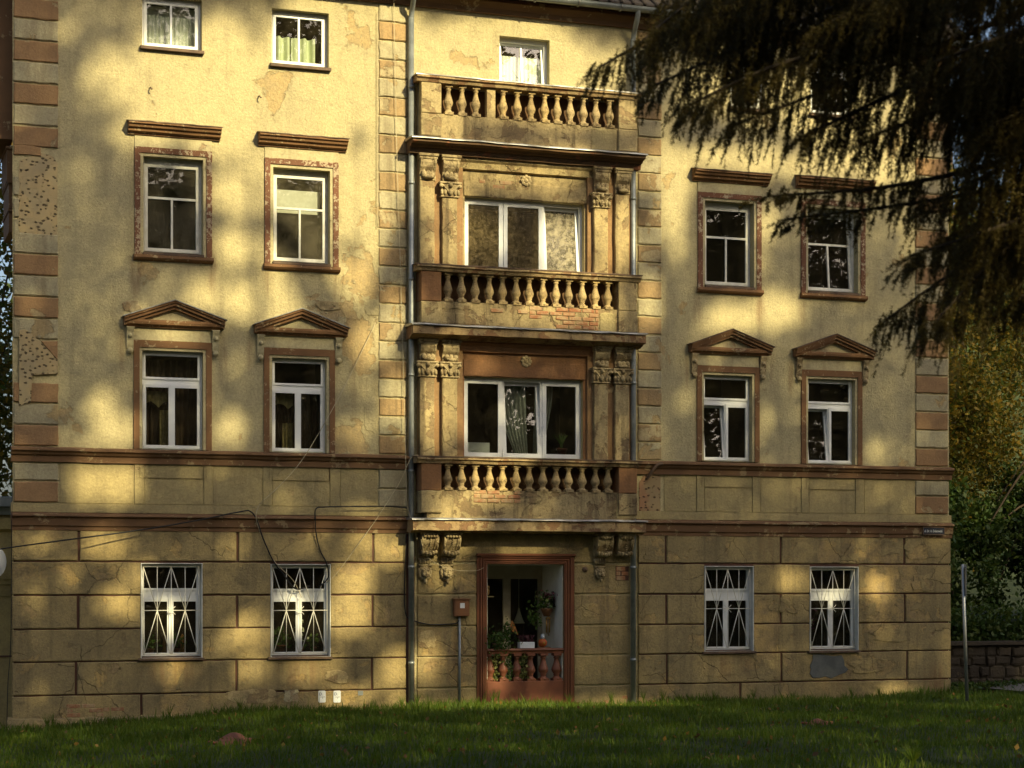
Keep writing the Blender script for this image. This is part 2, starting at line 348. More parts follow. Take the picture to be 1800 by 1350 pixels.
    def plate(s, x0, x1, z0, z1, holes, y, depth, outer=True):  # sheet with rectangular holes, hole sides `depth` deep
        xs = sorted(set([x0, x1]+[min(max(h[k], x0), x1) for h in holes for k in (0, 1)])); zs = sorted(set([z0, z1]+[min(max(h[k], z0), z1) for h in holes for k in (2, 3)]))
        idx = {}
        def vid(x, z):
            if (x, z) not in idx: idx[(x, z)] = len(vs); vs.append((x, y, z))
            return idx[(x, z)]
        vs = []; fs = []
        for a in range(len(xs)-1):
            for b in range(len(zs)-1):
                mx = (xs[a]+xs[a+1])/2; mz = (zs[b]+zs[b+1])/2
                if any(h[0] < mx < h[1] and h[2] < mz < h[3] for h in holes): continue
                fs.append((vid(xs[a], zs[b]), vid(xs[a+1], zs[b]), vid(xs[a+1], zs[b+1]), vid(xs[a], zs[b+1])))
        s.add(vs, fs)
        for h in holes:
            a, b, c, d = h; y2 = y+depth
            s.add([(a, y, c), (b, y, c), (b, y, d), (a, y, d), (a, y2, c), (b, y2, c), (b, y2, d), (a, y2, d)], [(0, 4, 5, 1), (1, 5, 6, 2), (2, 6, 7, 3), (3, 7, 4, 0)])
        if outer:
            y2 = y+depth
            s.add([(x0, y, z0), (x1, y, z0), (x1, y, z1), (x0, y, z1), (x0, y2, z0), (x1, y2, z0), (x1, y2, z1), (x0, y2, z1)], [(4, 0, 3, 7), (1, 5, 6, 2), (3, 2, 6, 7), (4, 5, 1, 0)])
        return s
    def tilt(s, x0, z0, y0, ang, start=0):       # lean everything from vertex `start` on inwards about its bottom edge
        for i in range(start, len(s.v)):
            x, y, z = s.v[i]; dz = z-z0; s.v[i] = (x, y+dz*math.sin(ang), z0+dz*math.cos(ang))
        return s
    def build(s, name, m, parent=None, label=None, origin=None):
        me = bpy.data.meshes.new(name)
        a = np.array(s.v, dtype=float)
        c = Vector(origin) if origin is not None else Vector((float((a[:, 0].min()+a[:, 0].max())/2), float((a[:, 1].min()+a[:, 1].max())/2), float(a[:, 2].min())))
        me.from_pydata((a-np.array(c)).tolist(), [], s.f)
        if any(s.sm): me.polygons.foreach_set('use_smooth', s.sm)
        me.materials.append(m); me.update()
        return place(name, me, c, parent, label)
def place(name, me, c, parent=None, label=None):
    o = bpy.data.objects.new(name, me); COL.objects.link(o)
    c = Vector(c); WL[o.name] = c
    if parent: o.parent = parent; o.location = c-WL[parent.name]
    else: o.location = c
    if label: o['label'] = label
    return o
def tag(o, label=None, cat=None, group=None, kind=None):
    if label: o['label'] = label
    if cat: o['category'] = cat
    if group: o['group'] = group
    if kind: o['kind'] = kind
    return o
def thing(name, loc, label, cat, group=None):
    return tag(place(name, None, loc), label, cat, group)
def spline(pts, n=8):
    pts = [Vector(p) for p in pts]; out = []
    for i in range(len(pts)-1):
        a, b, c, d = pts[max(i-1, 0)], pts[i], pts[i+1], pts[min(i+2, len(pts)-1)]
        for k in range(n):
            t = k/n; out.append(.5*((2*b)+(c-a)*t+(2*a-5*b+4*c-d)*t*t+(3*b-a-3*c+d)*t**3))
    return out+[pts[-1]]
def quads(name, P, A, Bv, m, parent=None, tri=False, origin=None, label=None, fold=0.0):   # many small leaf quads: centres P, half axes A and Bv
    n = len(P); c = np.array(origin if origin is not None else (P[:, 0].mean(), P[:, 1].mean(), P[:, 2].min()))
    if tri: V = np.stack([P-Bv, P+Bv, P+A*2], 1)
    else: V = np.stack([P-A, P+Bv-A*.1, P+A, P-Bv-A*.1], 1)
    k = V.shape[1]; V = (V-c).reshape(-1, 3)
    me = bpy.data.meshes.new(name); me.vertices.add(n*k); me.vertices.foreach_set('co', V.astype(np.float32).ravel())
    me.loops.add(n*k); me.loops.foreach_set('vertex_index', np.arange(n*k, dtype=np.int32))
    me.polygons.add(n); me.polygons.foreach_set('loop_start', np.arange(0, n*k, k, dtype=np.int32)); me.polygons.foreach_set('loop_total', np.full(n, k, dtype=np.int32))
    me.update(calc_edges=True); me.materials.append(m)
    return place(name, me, c, parent, label)
def rvec(n):
    v = RNG.normal(size=(n, 3)); return v/np.linalg.norm(v, axis=1, keepdims=True)
def perp(A):
    v = np.cross(A, rvec(len(A))); return v/(np.linalg.norm(v, axis=1, keepdims=True)+1e-9)
def leaves(name, P, size, m, parent=None, asp=.5, up=None, origin=None):
    n = len(P); A = rvec(n)
    if up is not None: A = A+np.array(up); A /= np.linalg.norm(A, axis=1, keepdims=True)
    Bv = perp(A); s = size*RNG.uniform(.6, 1.3, (n, 1))
    return quads(name, P, A*s*.5, Bv*s*.5*asp, m, parent, origin=origin)

# ------------------------------------------------------------------ ground
def gz(x, y):
    q = -y
    z = -.03+.016*np.clip(q, -2, 40)
    z = z-.05*np.clip(6.9-x, 0, 12)**1.12-.004*np.clip(q-3, 0, 10)*np.clip(5.0-x, 0, 6)
    z = z+.025*np.sin(x*1.3+y*.7)+.02*np.sin(x*.6-y*1.9)
    return z
def sheet(name, x0, x1, y0, y1, nx, ny, m, fz, kind='structure', off=0.0):
    mb = MB(); xs = np.linspace(x0, x1, nx); ys = np.linspace(y0, y1, ny)
    for y in ys:
        for x in xs: mb.v.append((x, y, float(fz(x, y))+off))
    for j in range(ny-1):
        for i in range(nx-1): mb.f.append((j*nx+i, j*nx+i+1, (j+1)*nx+i+1, (j+1)*nx+i)); mb.sm.append(True)
    o = mb.build(name, m); o['kind'] = kind; return o
sheet('lawn', -14, 34, -48, 1.5, 97, 100, M['turf'], gz)
mb = MB(); mb.add([(-300, -300, -1.6), (300, -300, -1.6), (300, 300, -1.6), (-300, 300, -1.6)], [(0, 1, 2, 3)]); mb.build('ground', M['soil'])['kind'] = 'structure'
sheet('footpath', 23.6, 33, -1.4, 2.6, 30, 12, M['path'], lambda x, y: gz(x, min(y, 0))+.02+.10*max(0, x-23.4)*.6)
def fz_back(x, y): return .95+.10*(y-3.2)+.035*max(0, y-14)**1.6
sheet('wooded_bank', 21.6, 70, 3.3, 60, 30, 30, M['turf'], fz_back)
sheet('back_ground', -20, 3.6, 1.6, 40, 20, 20, M['soil'], lambda x, y: -.45)

# ------------------------------------------------------------------ the house
X0, X1 = U(22), U(1668); ZT = 13.3
HOUSE = thing('apartment_house', ((X0+X1)/2, 0, 0), 'weathered cream four storey apartment house with brown trim and central balconies', 'house')
BX0, BX1 = U(733), U(1118)                        # the bay between the two downpipes
w3 = [(U(250), U(355), 11.66, 12.56), (U(478), U(578), 11.56, 12.55), (U(878), U(966), 11.45, 12.46), (U(1283), U(1345), 11.52, 12.46), (U(1425), U(1498), 11.54, 12.5)]
w2 = [(U(252), U(357), 8.06, 9.74), (U(480), U(580), 8.02, 9.71), (U(1239), U(1325), 8.03, 9.67), (U(1420), U(1508), 8.03, 9.69)]
w1 = [(U(250), U(357), 4.62, 6.35), (U(478), U(574), 4.62, 6.31), (U(1237), U(1322), 4.64, 6.31), (U(1420), U(1503), 4.63, 6.31)]
w0 = [(U(247), U(355), .97, 2.63), (U(475), U(580), .96, 2.62), (U(1237), U(1323), .96, 2.61), (U(1422), U(1507), .95, 2.605)]
wb = [(U(816), U(1026), 8.02, 9.42), (U(815), U(1024), 4.60, 6.10)]
door = (U(855), U(990), .05, 2.63)
holes = w3+w2+w1+w0+wb+[door]
mb = MB(); mb.plate(X0, X1, -1.2, ZT, holes, 0.0, .24, False)
XB = X0+1.5                                       # the flank runs back at an angle, out of sight
mb.add([(X0, 0, -1.2), (XB, 11, -1.2), (XB, 11, ZT), (X0, 0, ZT)], [(1, 0, 3, 2)])
mb.add([(X1, 0, -1.2), (X1, 11, -1.2), (X1, 11, ZT), (X1, 0, ZT)], [(0, 1, 2, 3)])
mb.add([(XB, 11, -1.2), (X1, 11, -1.2), (X1, 11, ZT), (XB, 11, ZT)], [(1, 0, 3, 2)])
mb.build('wall', M['wall'], HOUSE, origin=((X0+X1)/2, 0, -1.2))

# ---- ground floor: rows of rendered blocks between brown grooves
for a, b in ((X0+.02, BX0-.05), (BX1+.05, X1-.02)):
    mb = MB(); hs = [(h[0]-.001, h[1]+.001, h[2]-.001, h[3]+.001) for h in w0 if a < h[0] < b]
    mb.plate(a, b, -.5, 3.18, hs, -.012, .012, True); mb.build('groove_backing', M['groove'], HOUSE)
rows = [(-.55, .335), (.36, .91), (.935, 1.475), (1.50, 2.055), (2.085, 2.64), (2.67, 3.19)]
PB = -.045
jl = {5: [138, 417, 655], 3: [137, 416, 654], 1: [133, 415, 653], 0: [248]}
jr = {5: [1169, 1371, 1588], 3: [1170, 1371, 1589], 1: [1171, 1372, 1593], 0: [1300]}
def block_row(r, a, b, joints):
    z0, z1 = rows[r]; cuts = []
    for h in w0:
        if a < h[0] < b and h[2] < z1-.1 and h[3] > z0+.1: cuts.append((h[0]-.004, h[1]+.004))
    for j in joints: q = U(j); cuts.append((q-.022, q+.022))
    x = a
    for c0, c1 in sorted(cuts)+[(b, b)]:
        if c0-x > .06:
            m = MB(); m.worn(x, c0, PB+random.uniform(-.004, .004), 0.0, z0, z1, .012, .005); m.build('rusticated_block', M['base'], HOUSE)
        x = c1
for r in range(6):
    block_row(r, X0-.015, U(713), jl.get(r, [])); block_row(r, U(1121), X1+.02, jr.get(r, []))
# bay ground floor, flatter blocks
for r, (z0, z1) in enumerate(rows):
    for a, b in ((U(733), U(838)), (U(1008), U(1108))):
        if r == 5: continue
        m = MB(); m.worn(a, b, -.030, 0, z0, z1+(.0 if r < 4 else -.01), .014, .007); m.build('rusticated_block', M['base'], HOUSE)
mb = MB(); mb.worn(U(733), U(1108), -.03, 0, 2.67, 3.2, .01, .004); mb.build('lintel_panel', M['base'], HOUSE)
mb = MB()                                         # ragged render toe where the wall meets the grass
for a, b in ((X0-.1, U(716)), (U(1118), X1+.05)): mb.sweepx([(0, -.02), (-.10, -.06), (-.13, -.14), (-.13, -.9)], a, b, .02, .2)
mb.build('plinth', M['base'], HOUSE)

# ---- bands and cornices
def band(name, prof, a, b, m, j=.004, lab=None):
    k = MB(); k.sweepx(prof, a, b, j, .35); return k.build(name, m, HOUSE, lab)
for a, b in ((X0-.03, U(728)), (U(1112), X1+.04)):
    band('string_course', [(0, 4.62), (-.15, 4.585), (-.155, 4.55), (-.11, 4.52), (-.09, 4.485), (-.055, 4.46), (-.05, 4.36), (0, 4.36)], a, b, M['cornice'])
    band('lower_cornice', [(0, 3.50), (-.14, 3.46), (-.15, 3.43), (-.10, 3.40), (-.085, 3.27), (-.06, 3.25), (-.055, 3.19), (0, 3.19)], a, b, M['cornice'])
    band('frieze_ledge', [(0, 3.655), (-.035, 3.65), (-.035, 3.50), (0, 3.50)], a, b, M['band'], .003)
mb = MB(); mb.sweepx([(0, 13.1), (-.16, 13.08), (-.17, 13.02), (-.12, 12.97), (-.08, 12.92), (-.06, 12.83), (0, 12.83)], X0-.1, X1+.15, .002, .5); mb.build('eaves_cornice', M['cornice'], HOUSE)
# panels on the frieze between string course and cornice
edges_l = [104, 236, 253, 358, 373, 462, 478, 580, 597, 664]; edges_r = [1166, 1224, 1237, 1322, 1336, 1408, 1421, 1503, 1518, 1608]
for E in (edges_l, edges_r):
    for i in range(0, len(E)-1):
        a, b = U(E[i]), U(E[i+1])
        m = MB()
        if i % 2 == 0: m.box(a+.012, b-.012, -.012, 0, 3.66, 4.35, .004); m.build('frieze_panel', M['band'], HOUSE)
        else: m.box(a, b, -.024, 0, 3.66, 4.355, .004); m.build('frieze_strip', M['band'], HOUSE)

# ---- quoins
def quoins(a, b, zs, mats, p=-.035, j=.004):
    for i in range(len(zs)-1):
        m = mats(i, (zs[i]+zs[i+1])/2)
        if m is None: continue
        k = MB(); k.worn(a, b, p+random.uniform(-.005, .005), 0.0, zs[i]+.015+random.uniform(-.004, .004), zs[i+1]-.015+random.uniform(-.004, .004), .013, j*2.2, .10); k.build('quoin_block', m, HOUSE)
n = 23; zl = [4.63+i*.3655 for i in range(n+1)]; zl[-1] = 12.82
def ml(i, z):
    if 5.88 < z < 6.4 or 8.3 < z < 9.75: return None
    return M['qb'] if i % 2 == 0 else M['qc']
quoins(U(24), U(102), zl, ml)
mb = MB(); mb.box(U(22), U(664), -.008, 0, -.1, -.09); 
k = MB()                                          # bare hacked render where quoins have fallen away
pts = [(U(32), 8.16), (U(100), 8.22), (U(101), 9.5), (U(92), 9.62), (U(72), 9.66), (U(50), 9.58), (U(34), 9.5), (U(31), 9.0)]
k.prism(pts, -.012, 0); k.build('pecked_patch', M['peck'], HOUSE)
for z in (8.5, 8.86, 9.23): k = MB(); k.worn(U(24), U(33), -.035, 0, z-.32, z-.01, .01, .012, .08); k.build('quoin_stub', M['qc'], HOUSE)
k = MB(); k.worn(U(24), U(72), -.035, 0, 9.60, 9.76, .012, .02, .08); k.build('quoin_stub', M['qb'], HOUSE)
k = MB(); k.prism([(U(33), 5.3), (U(54), 5.38), (U(56), 5.84), (U(101), 5.88), (U(101), 6.1), (U(70), 6.42), (U(44), 6.62), (U(33), 6.6)], -.052, 0, .006); k.build('pecked_patch', M['peck'], HOUSE)
k = MB(); k.prism([(U(72), 6.43), (U(101), 6.12), (U(101), 6.44)], -.034, 0, .008); k.build('quoin_stub', M['qb'], HOUSE)
quoins(U(24), U(102), [3.66, 4.03, 4.35], lambda i, z: M['qb'] if i == 0 else M['qc'])
zm = [4.63+i*.342 for i in range(25)]; zm[-1] = 12.82
ord_l = 'tcctctcctcttcctctctctcct'
quoins(U(666), U(715), zm, lambda i, z: M['qt'] if i % 2 == 0 else M['qc'], -.03)
quoins(U(1121), U(1162), zm, lambda i, z: (M['qt'] if i % 2 == 1 else M['qc']), -.03)
quoins(U(666), U(715), [3.66, 4.0, 4.35], lambda i, z: M['qc'])
k = MB(); k.prism([(U(1123), 3.52), (U(1160), 3.52), (U(1161), 4.34), (U(1132), 4.34), (U(1123), 4.2)], -.012, 0, .004); k.build('pecked_patch', M['peckr'], HOUSE)
zr = [4.63+i*.3655 for i in range(n+1)]; zr[-1] = 12.82
quoins(U(1609), U(1665), zr, lambda i, z: M['qb'] if i % 2 == 0 else M['qc'])
quoins(U(1609), U(1665), [3.66, 4.03, 4.35], lambda i, z: M['qb'] if i == 0 else M['qc'])

# ---- windows
def wavy(mb, x0, x1, z0, z1, y, amp=.03, waves=8, n=None, zt=None, taper=0.0):
    n = n or waves*6; vs = []; fs = []
    for i in range(n+1):
        t = i/n; x = x0+(x1-x0)*t; yy = y+amp*math.sin(t*waves*2*math.pi)+amp*.5*math.sin(t*waves*4.7+1)
        vs += [(x, yy, z0+(zt(t) if zt else 0)), (x+taper*(z1-z0)*(1-0*t), yy, z1)]
    for i in range(n): fs.append((2*i, 2*i+2, 2*i+3, 2*i+1))
    return mb.add(vs, fs, True)
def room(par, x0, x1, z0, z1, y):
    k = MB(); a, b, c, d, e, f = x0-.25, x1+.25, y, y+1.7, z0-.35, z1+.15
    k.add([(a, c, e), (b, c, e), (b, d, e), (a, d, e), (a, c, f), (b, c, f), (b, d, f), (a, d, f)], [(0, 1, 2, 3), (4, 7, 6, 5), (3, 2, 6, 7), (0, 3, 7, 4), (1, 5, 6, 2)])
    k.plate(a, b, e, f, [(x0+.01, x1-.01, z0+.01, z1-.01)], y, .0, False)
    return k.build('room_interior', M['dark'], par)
def sash(par, x0, x1, z0, z1, y, w, m, g, tilt=0.0, name='sash'):
    k = MB(); k.plate(x0, x1, z0, z1, [(x0+w, x1-w, z0+w, z1-w)], y, .045)
    q = MB(); q.add([(x0+w, y+.02, z0+w), (x1-w, y+.02, z0+w), (x1-w, y+.02, z1-w), (x0+w, y+.02, z1-w)], [(0, 1, 2, 3)])
    lab = None
    if tilt: k.tilt(0, z0, y, tilt); q.tilt(0, z0, y, tilt); lab = 'sash tilted inwards at the top'
    k.build(name, m, par, lab); q.build('pane', g, par)
def window(h, kind, m, g='glass', y=.15, tilt=None, lab=None, rev=None):
    x0, x1, z0, z1 = h; W = x1-x0; H = z1-z0; fw = .05
    g = M[g]; k = MB()
    def zz(t): return z1-H*t
    if kind in ('T1', 'T0'):
        t1, t2 = (.275, .345) if kind == 'T1' else (.28, .385)
        hs = [(x0+fw, x1-fw, zz(t1), zz(.03)), (x0+fw, x0+W/2-.02, z0+fw, zz(t2)), (x0+W/2+.02, x1-fw, z0+fw, zz(t2))]
        k.plate(x0, x1, z0, z1, hs, y, .07); fr = k.build('window', m, HOUSE, lab)
        sash(fr, hs[0][0]-.015, hs[0][1]+.015, hs[0][2]-.015, hs[0][3]+.015, y-.018, .04, m, g)
        for i in (1, 2):
            q = hs[i]; sash(fr, q[0]-.02, q[1]+.02, q[2]-.02, q[3]+.02, y-.02, .055, m, g, (R(7) if tilt == i else 0))
    elif kind == 'T2':
        hs = [(x0+.05, x1-.05, z0+.06, zz(.06))]
        k.plate(x0, x1, z0, z1, hs, y, .07); fr = k.build('window', m, HOUSE, lab)
        a, b, c, d = hs[0]; zb = z0+.59*H; w = .05; bar = .02
        hh = [(a+w, b-w, zb+bar, d-w), (a+w, (a+b)/2-bar*.9, c+w, zb-bar), ((a+b)/2+bar*.9, b-w, c+w, zb-bar)]
        q = MB(); q.plate(a-.01, b+.01, c-.01, d+.01, hh, y-.02, .045); p = MB()
        if tilt: q.tilt(0, c, y, R(5))
        q.build('sash', m, fr)
        for e in hh:
            p = MB(); p.add([(e[0], y+.005, e[2]), (e[1], y+.005, e[2]), (e[1], y+.005, e[3]), (e[0], y+.005, e[3])], [(0, 1, 2, 3)])
            if tilt: p.tilt(0, c, y, R(5))
            p.build('pane', g, fr)
    elif kind == 'T3':
        hs = [(x0+.06, x1-.06, z0+.06, z1-.07)]
        k.plate(x0, x1, z0, z1, hs, y, .07); fr = k.build('window', m, HOUSE, lab)
        a, b, c, d = hs[0]; w = .04; bar = .018
        hh = [(a+w, (a+b)/2-bar, c+w, d-w), ((a+b)/2+bar, b-w, c+w, d-w)]
        q = MB(); q.plate(a-.01, b+.01, c-.01, d+.01, hh, y-.02, .045)
        if tilt: q.tilt(0, c, y, R(6))
        q.build('sash', m, fr)
        for e in hh:
            p = MB(); p.add([(e[0], y+.005, e[2]), (e[1], y+.005, e[2]), (e[1], y+.005, e[3]), (e[0], y+.005, e[3])], [(0, 1, 2, 3)])
            if tilt: p.tilt(0, c, y, R(6))
            p.build('pane', g, fr)
    elif kind == 'B3':
        hs = []; 
        for i in range(3): hs.append((x0+W*i/3+(fw if i == 0 else .03), x0+W*(i+1)/3-(fw if i == 2 else .03), z0+.05, z1-.06))
        k.plate(x0, x1, z0, z1, hs, y, .07); fr = k.build('window', m, HOUSE, lab)
        for i, q in enumerate(hs): sash(fr, q[0]-.02, q[1]+.02, q[2]-.02, q[3]+.02, y-.02, .075, m, M['glassp'] if (tilt == 2 and i == 2) else g, (R(5.5) if tilt == i else 0))
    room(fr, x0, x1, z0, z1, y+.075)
    if rev:
        r = MB(); r.plate(x0-.001, x1+.001, z0-.001, z1+.001, [(x0+.012, x1-.012, z0+.004, z1-.012)], -.001-rev, y+rev-.002, True); r.build('window_reveal', M['reveal'], fr)
    return fr
def sill(fr, x0, x1, z, p, m, t=.04):
    k = MB(); k.sweepx([(.14, z+.03), (-p, z), (-p, z-t), (-p+.02, z-t), (0, z-t)], x0, x1, .002, .3); k.build('sill', m, fr)
# third floor
for i, h in enumerate(w3):
    fr = window(h, 'T3', M['pvc'] if i != 3 else M['oldw'], tilt=(i == 2), lab='top window tilted inwards behind the upper balcony' if i == 2 else None)
    if i != 2: sill(fr, h[0]-.04, h[1]+.03, h[2]-.01, .08, M['rust'], .05)
# second floor
def ring(x0, x1, z0, z1, o, p, m, name, bottom=True, d=None, holes=None):
    k = MB(); k.plate(x0-o, x1+o, (z0-o) if bottom else z0, z1+o, [(x0, x1, z0 if bottom else z0-.5, z1)], -p, p if d is None else d); return k.build(name, m, HOUSE)
for i, h in enumerate(w2):
    fr = window(h, 'T2', M['oldw'], y=.17, tilt=(i == 3), lab='worn white wooden window standing ajar' if i == 3 else None, g='glassl' if i < 2 else 'glass')
    sill(fr, h[0]-.01, h[1]+.01, h[2]+.0, .06, M['rust'], .04)
    ring(h[0], h[1], h[2], h[3], .055, .012, M['ring'], 'inner_surround')
    k = MB(); x0, x1, z0, z1 = h[0]-.055, h[1]+.055, h[2]-.02, h[3]+.055
    k.plate(x0-.10, x1+.10, z0-.02, z1+.10, [(x0, x1, z0-.02, z1)], -.034, .034); k.build('window_surround', M['trimw'], HOUSE)
    k = MB(); k.sweepx([(0, z0-.02), (-.09, z0-.03), (-.10, z0-.08), (-.07, z0-.11), (0, z0-.13)], x0-.12, x1+.12, .003, .2); k.build('sill_ledge', M['trim'], HOUSE)
    k = MB(); k.box(x0-.1, x1+.1, -.018, 0, z1+.10, z1+.30, .004); k.build('hood_panel', M['ring'], HOUSE)
    a, b = x0-.22, x1+.24
    k = MB(); zz = z1+.50
    k.sweepx([(0, zz+.045), (-.21, zz), (-.215, zz-.035), (-.18, zz-.05), (-.165, zz-.09), (-.12, zz-.11), (-.11, zz-.15), (-.05, zz-.17), (-.04, zz-.2), (0, zz-.2)], a, b, .004, .22); hd = k.build('window_hood', M['trim'], HOUSE)
    k = MB(); k.sweepx([(0, zz+.058), (-.225, zz+.012), (-.225, zz-.004), (0, zz+.044)], a-.02, b+.02, .006, .12); k.build('hood_flashing', M['rust'], hd)
# first floor with pediments
for i, h in enumerate(w1):
    fr = window(h, 'T1', M['pvc'], y=.13, tilt=(1 if i >= 2 else None), rev=(.0 if i >= 2 else None))
    x0, x1, z0, z1 = h
    ring(x0, x1, z0, z1, .05, .010, M['ring'], 'inner_surround', False)
    k = MB(); k.plate(x0-.15, x1+.15, z0, z1+.17, [(x0-.05, x1+.05, z0-.5, z1+.05)], -.032, .032); k.build('window_surround', M['trim'], HOUSE)
    k = MB(); k.box(x0-.15, x1+.15, -.016, 0, z1+.172, z1+.42, .004); k.build('pediment_panel', M['ring'], HOUSE)
    a, b = x0-.33, x1+.36; cx = (a+b)/2; zb = z1+.42; za = z1+.86
    k = MB(); k.sweepx([(0, zb+.11), (-.13, zb+.10), (-.14, zb+.06), (-.13, zb+.02), (-.08, zb+.0), (-.06, zb-.03), (0, zb-.03)], a+.05, b-.05, .003, .25); pd = k.build('pediment', M['trim'], HOUSE)
    for s_, (q0, q1) in enumerate(((a, cx), (cx, b))):
        def ln(off, x): t = (x-a)/(cx-a) if s_ == 0 else (b-x)/(b-cx); return zb+.10+off+(za-zb-.10-.0)*t*.92
        k = MB()
        for (o0, o1, p) in ((-.0, .035, -.205), (-.055, 0.0, -.175), (-.11, -.055, -.13)):
            k.prism([(q0, ln(o0, q0)), (q1, ln(o0, q1)), (q1, ln(o1, q1)), (q0, ln(o1, q0))], p, 0)
        k.build('raking_cornice', M['trim'], pd)
        k = MB(); k.prism([(q0-(.03 if s_ == 0 else 0), ln(.036, q0)-.006), (q1+(.03 if s_ else 0), ln(.036, q1)-.006*s_), (q1+(.03 if s_ else 0), ln(.052, q1)-.006*s_), (q0-(.03 if s_ == 0 else 0), ln(.052, q0)-.006)], -.225, 0)
        k.build('pediment_flashing', M['zinc'] if i < 2 else M['rust'], pd)
    k = MB(); k.prism([(a+.35, zb+.11), (b-.35, zb+.11), (cx, za-.10)], -.045, 0, 0); k.build('tympanum', M['ring'], pd)
    for s_ in (0, 1):
        c = (x0-.215) if s_ == 0 else (x1+.215); k = MB()
        k.sweepx([(0, zb-.03), (-.10, zb-.03), (-.10, zb-.07), (-.075, zb-.12), (-.06, zb-.25), (-.05, zb-.34), (-.03, zb-.40), (0, zb-.42)], c-.06, c+.06)
        k.blob((c, -.055, zb-.44), (.055, .05, .055), .05); k.blob((c, -.085, zb-.18), (.04, .035, .04), .1)
        k.box(c-.07, c+.07, -.11, 0, zb-.05, zb-.031)
        k.build('bracket', M['ring'] if i < 2 else M['carve'], pd)
# ground floor with grilles
for i, h in enumerate(w0):
    x0, x1, z0, z1 = h
    fr = window(h, 'T0', M['pvc'], y=.13, rev=.052)
    sill(fr, x0-.05, x1+.03, z0-.005, .10, M['rust'], .035)
    k = MB(); a, b, c, d = x0+.05, x1-.05, z0+.06, z1-.06; yy = .02
    def P(s_, t): return (a+(b-a)*s_, yy, d-(d-c)*t)
    def bar(p, q, r=.0075):
        k.tube([P(*p), P(*q)], r, 4)
    for s_ in (0, .25, .5, .75, 1): bar((s_, 0), (s_, 1))
    for t in (0, .5, 1): bar((0, t), (1, t))
    for s_ in (.25, .75):
        bar((s_-.25, 0), (s_, .5)); bar((s_+.25, 0), (s_, .5)); bar((s_, .5), (s_-.235, 1)); bar((s_, .5), (s_+.235, 1))
    for ang in (45, 135, 225, 315):
        p0 = P(.5, .5); k.tube([p0, (p0[0]+.10*math.cos(R(ang)), yy-.004, p0[2]+.10*math.sin(R(ang)))], .006, 4)
    for s_, t in ((0, .03), (1, .03), (0, .97), (1, .97), (0, .5), (1, .5)):
        p0 = P(s_, t); k.tube([p0, (p0[0]+(-.045 if s_ == 0 else .045), yy+.06, p0[2])], .006, 4)
    k.build('grille', M['steel'], fr)
# bay windows
fb2 = window(wb[0], 'B3', M['pvc'], g='glassd', y=.10, tilt=2, lab='three part window with dusty brown panes, right sash tilted')
fb1 = window(wb[1], 'B3', M['pvc'], y=.10, tilt=1, lab='three part window with dark clear panes, middle sash tilted')

# ---- the bay: balconies, pilasters, consoles
BAL = [(.085, 0), (.085, .035), (.06, .05), (.045, .085), (.058, .10), (.05, .115), (.082, .17), (.088, .20), (.082, .235), (.06, .30), (.043, .37), (.038, .42), (.052, .435), (.052, .45), (.04, .462), (.07, .475), (.07, .51)]
def bal_mesh(mat, sc=1.0, hs=1.0, n=12):
    k = MB(); k.lathe([(r*sc, z*hs) for r, z in BAL], 0, 0, 0, n)
    k.box(-.08*sc, .08*sc, -.08*sc, .08*sc, -.02, .03*hs); k.box(-.068*sc, .068*sc, -.068*sc, .068*sc, .478*hs, .53*hs)
    me = bpy.data.meshes.new('baluster'); me.from_pydata(k.v, [], k.f); me.polygons.foreach_set('use_smooth', k.sm); me.materials.append(mat); return me
BM = bal_mesh(M['balu'])
def bricks(par, x0, x1, z0, rows_, y, keep, bw=.25, bh=.067, depth=.05):
    for r in range(rows_):
        x = x0-(bw/2 if r % 2 else 0)
        while x < x1:
            a, b = max(x, x0)+.006, min(x+bw, x1)-.006
            if b-a > .05 and keep((a+b)/2, z0+r*(bh+.012)):
                k = MB(); k.worn(a, b, y+random.uniform(-.006, .006), y+depth, z0+r*(bh+.012), z0+r*(bh+.012)+bh, .006, .004, .12); k.build('brick', M['brick'], par)
            x += bw+.012
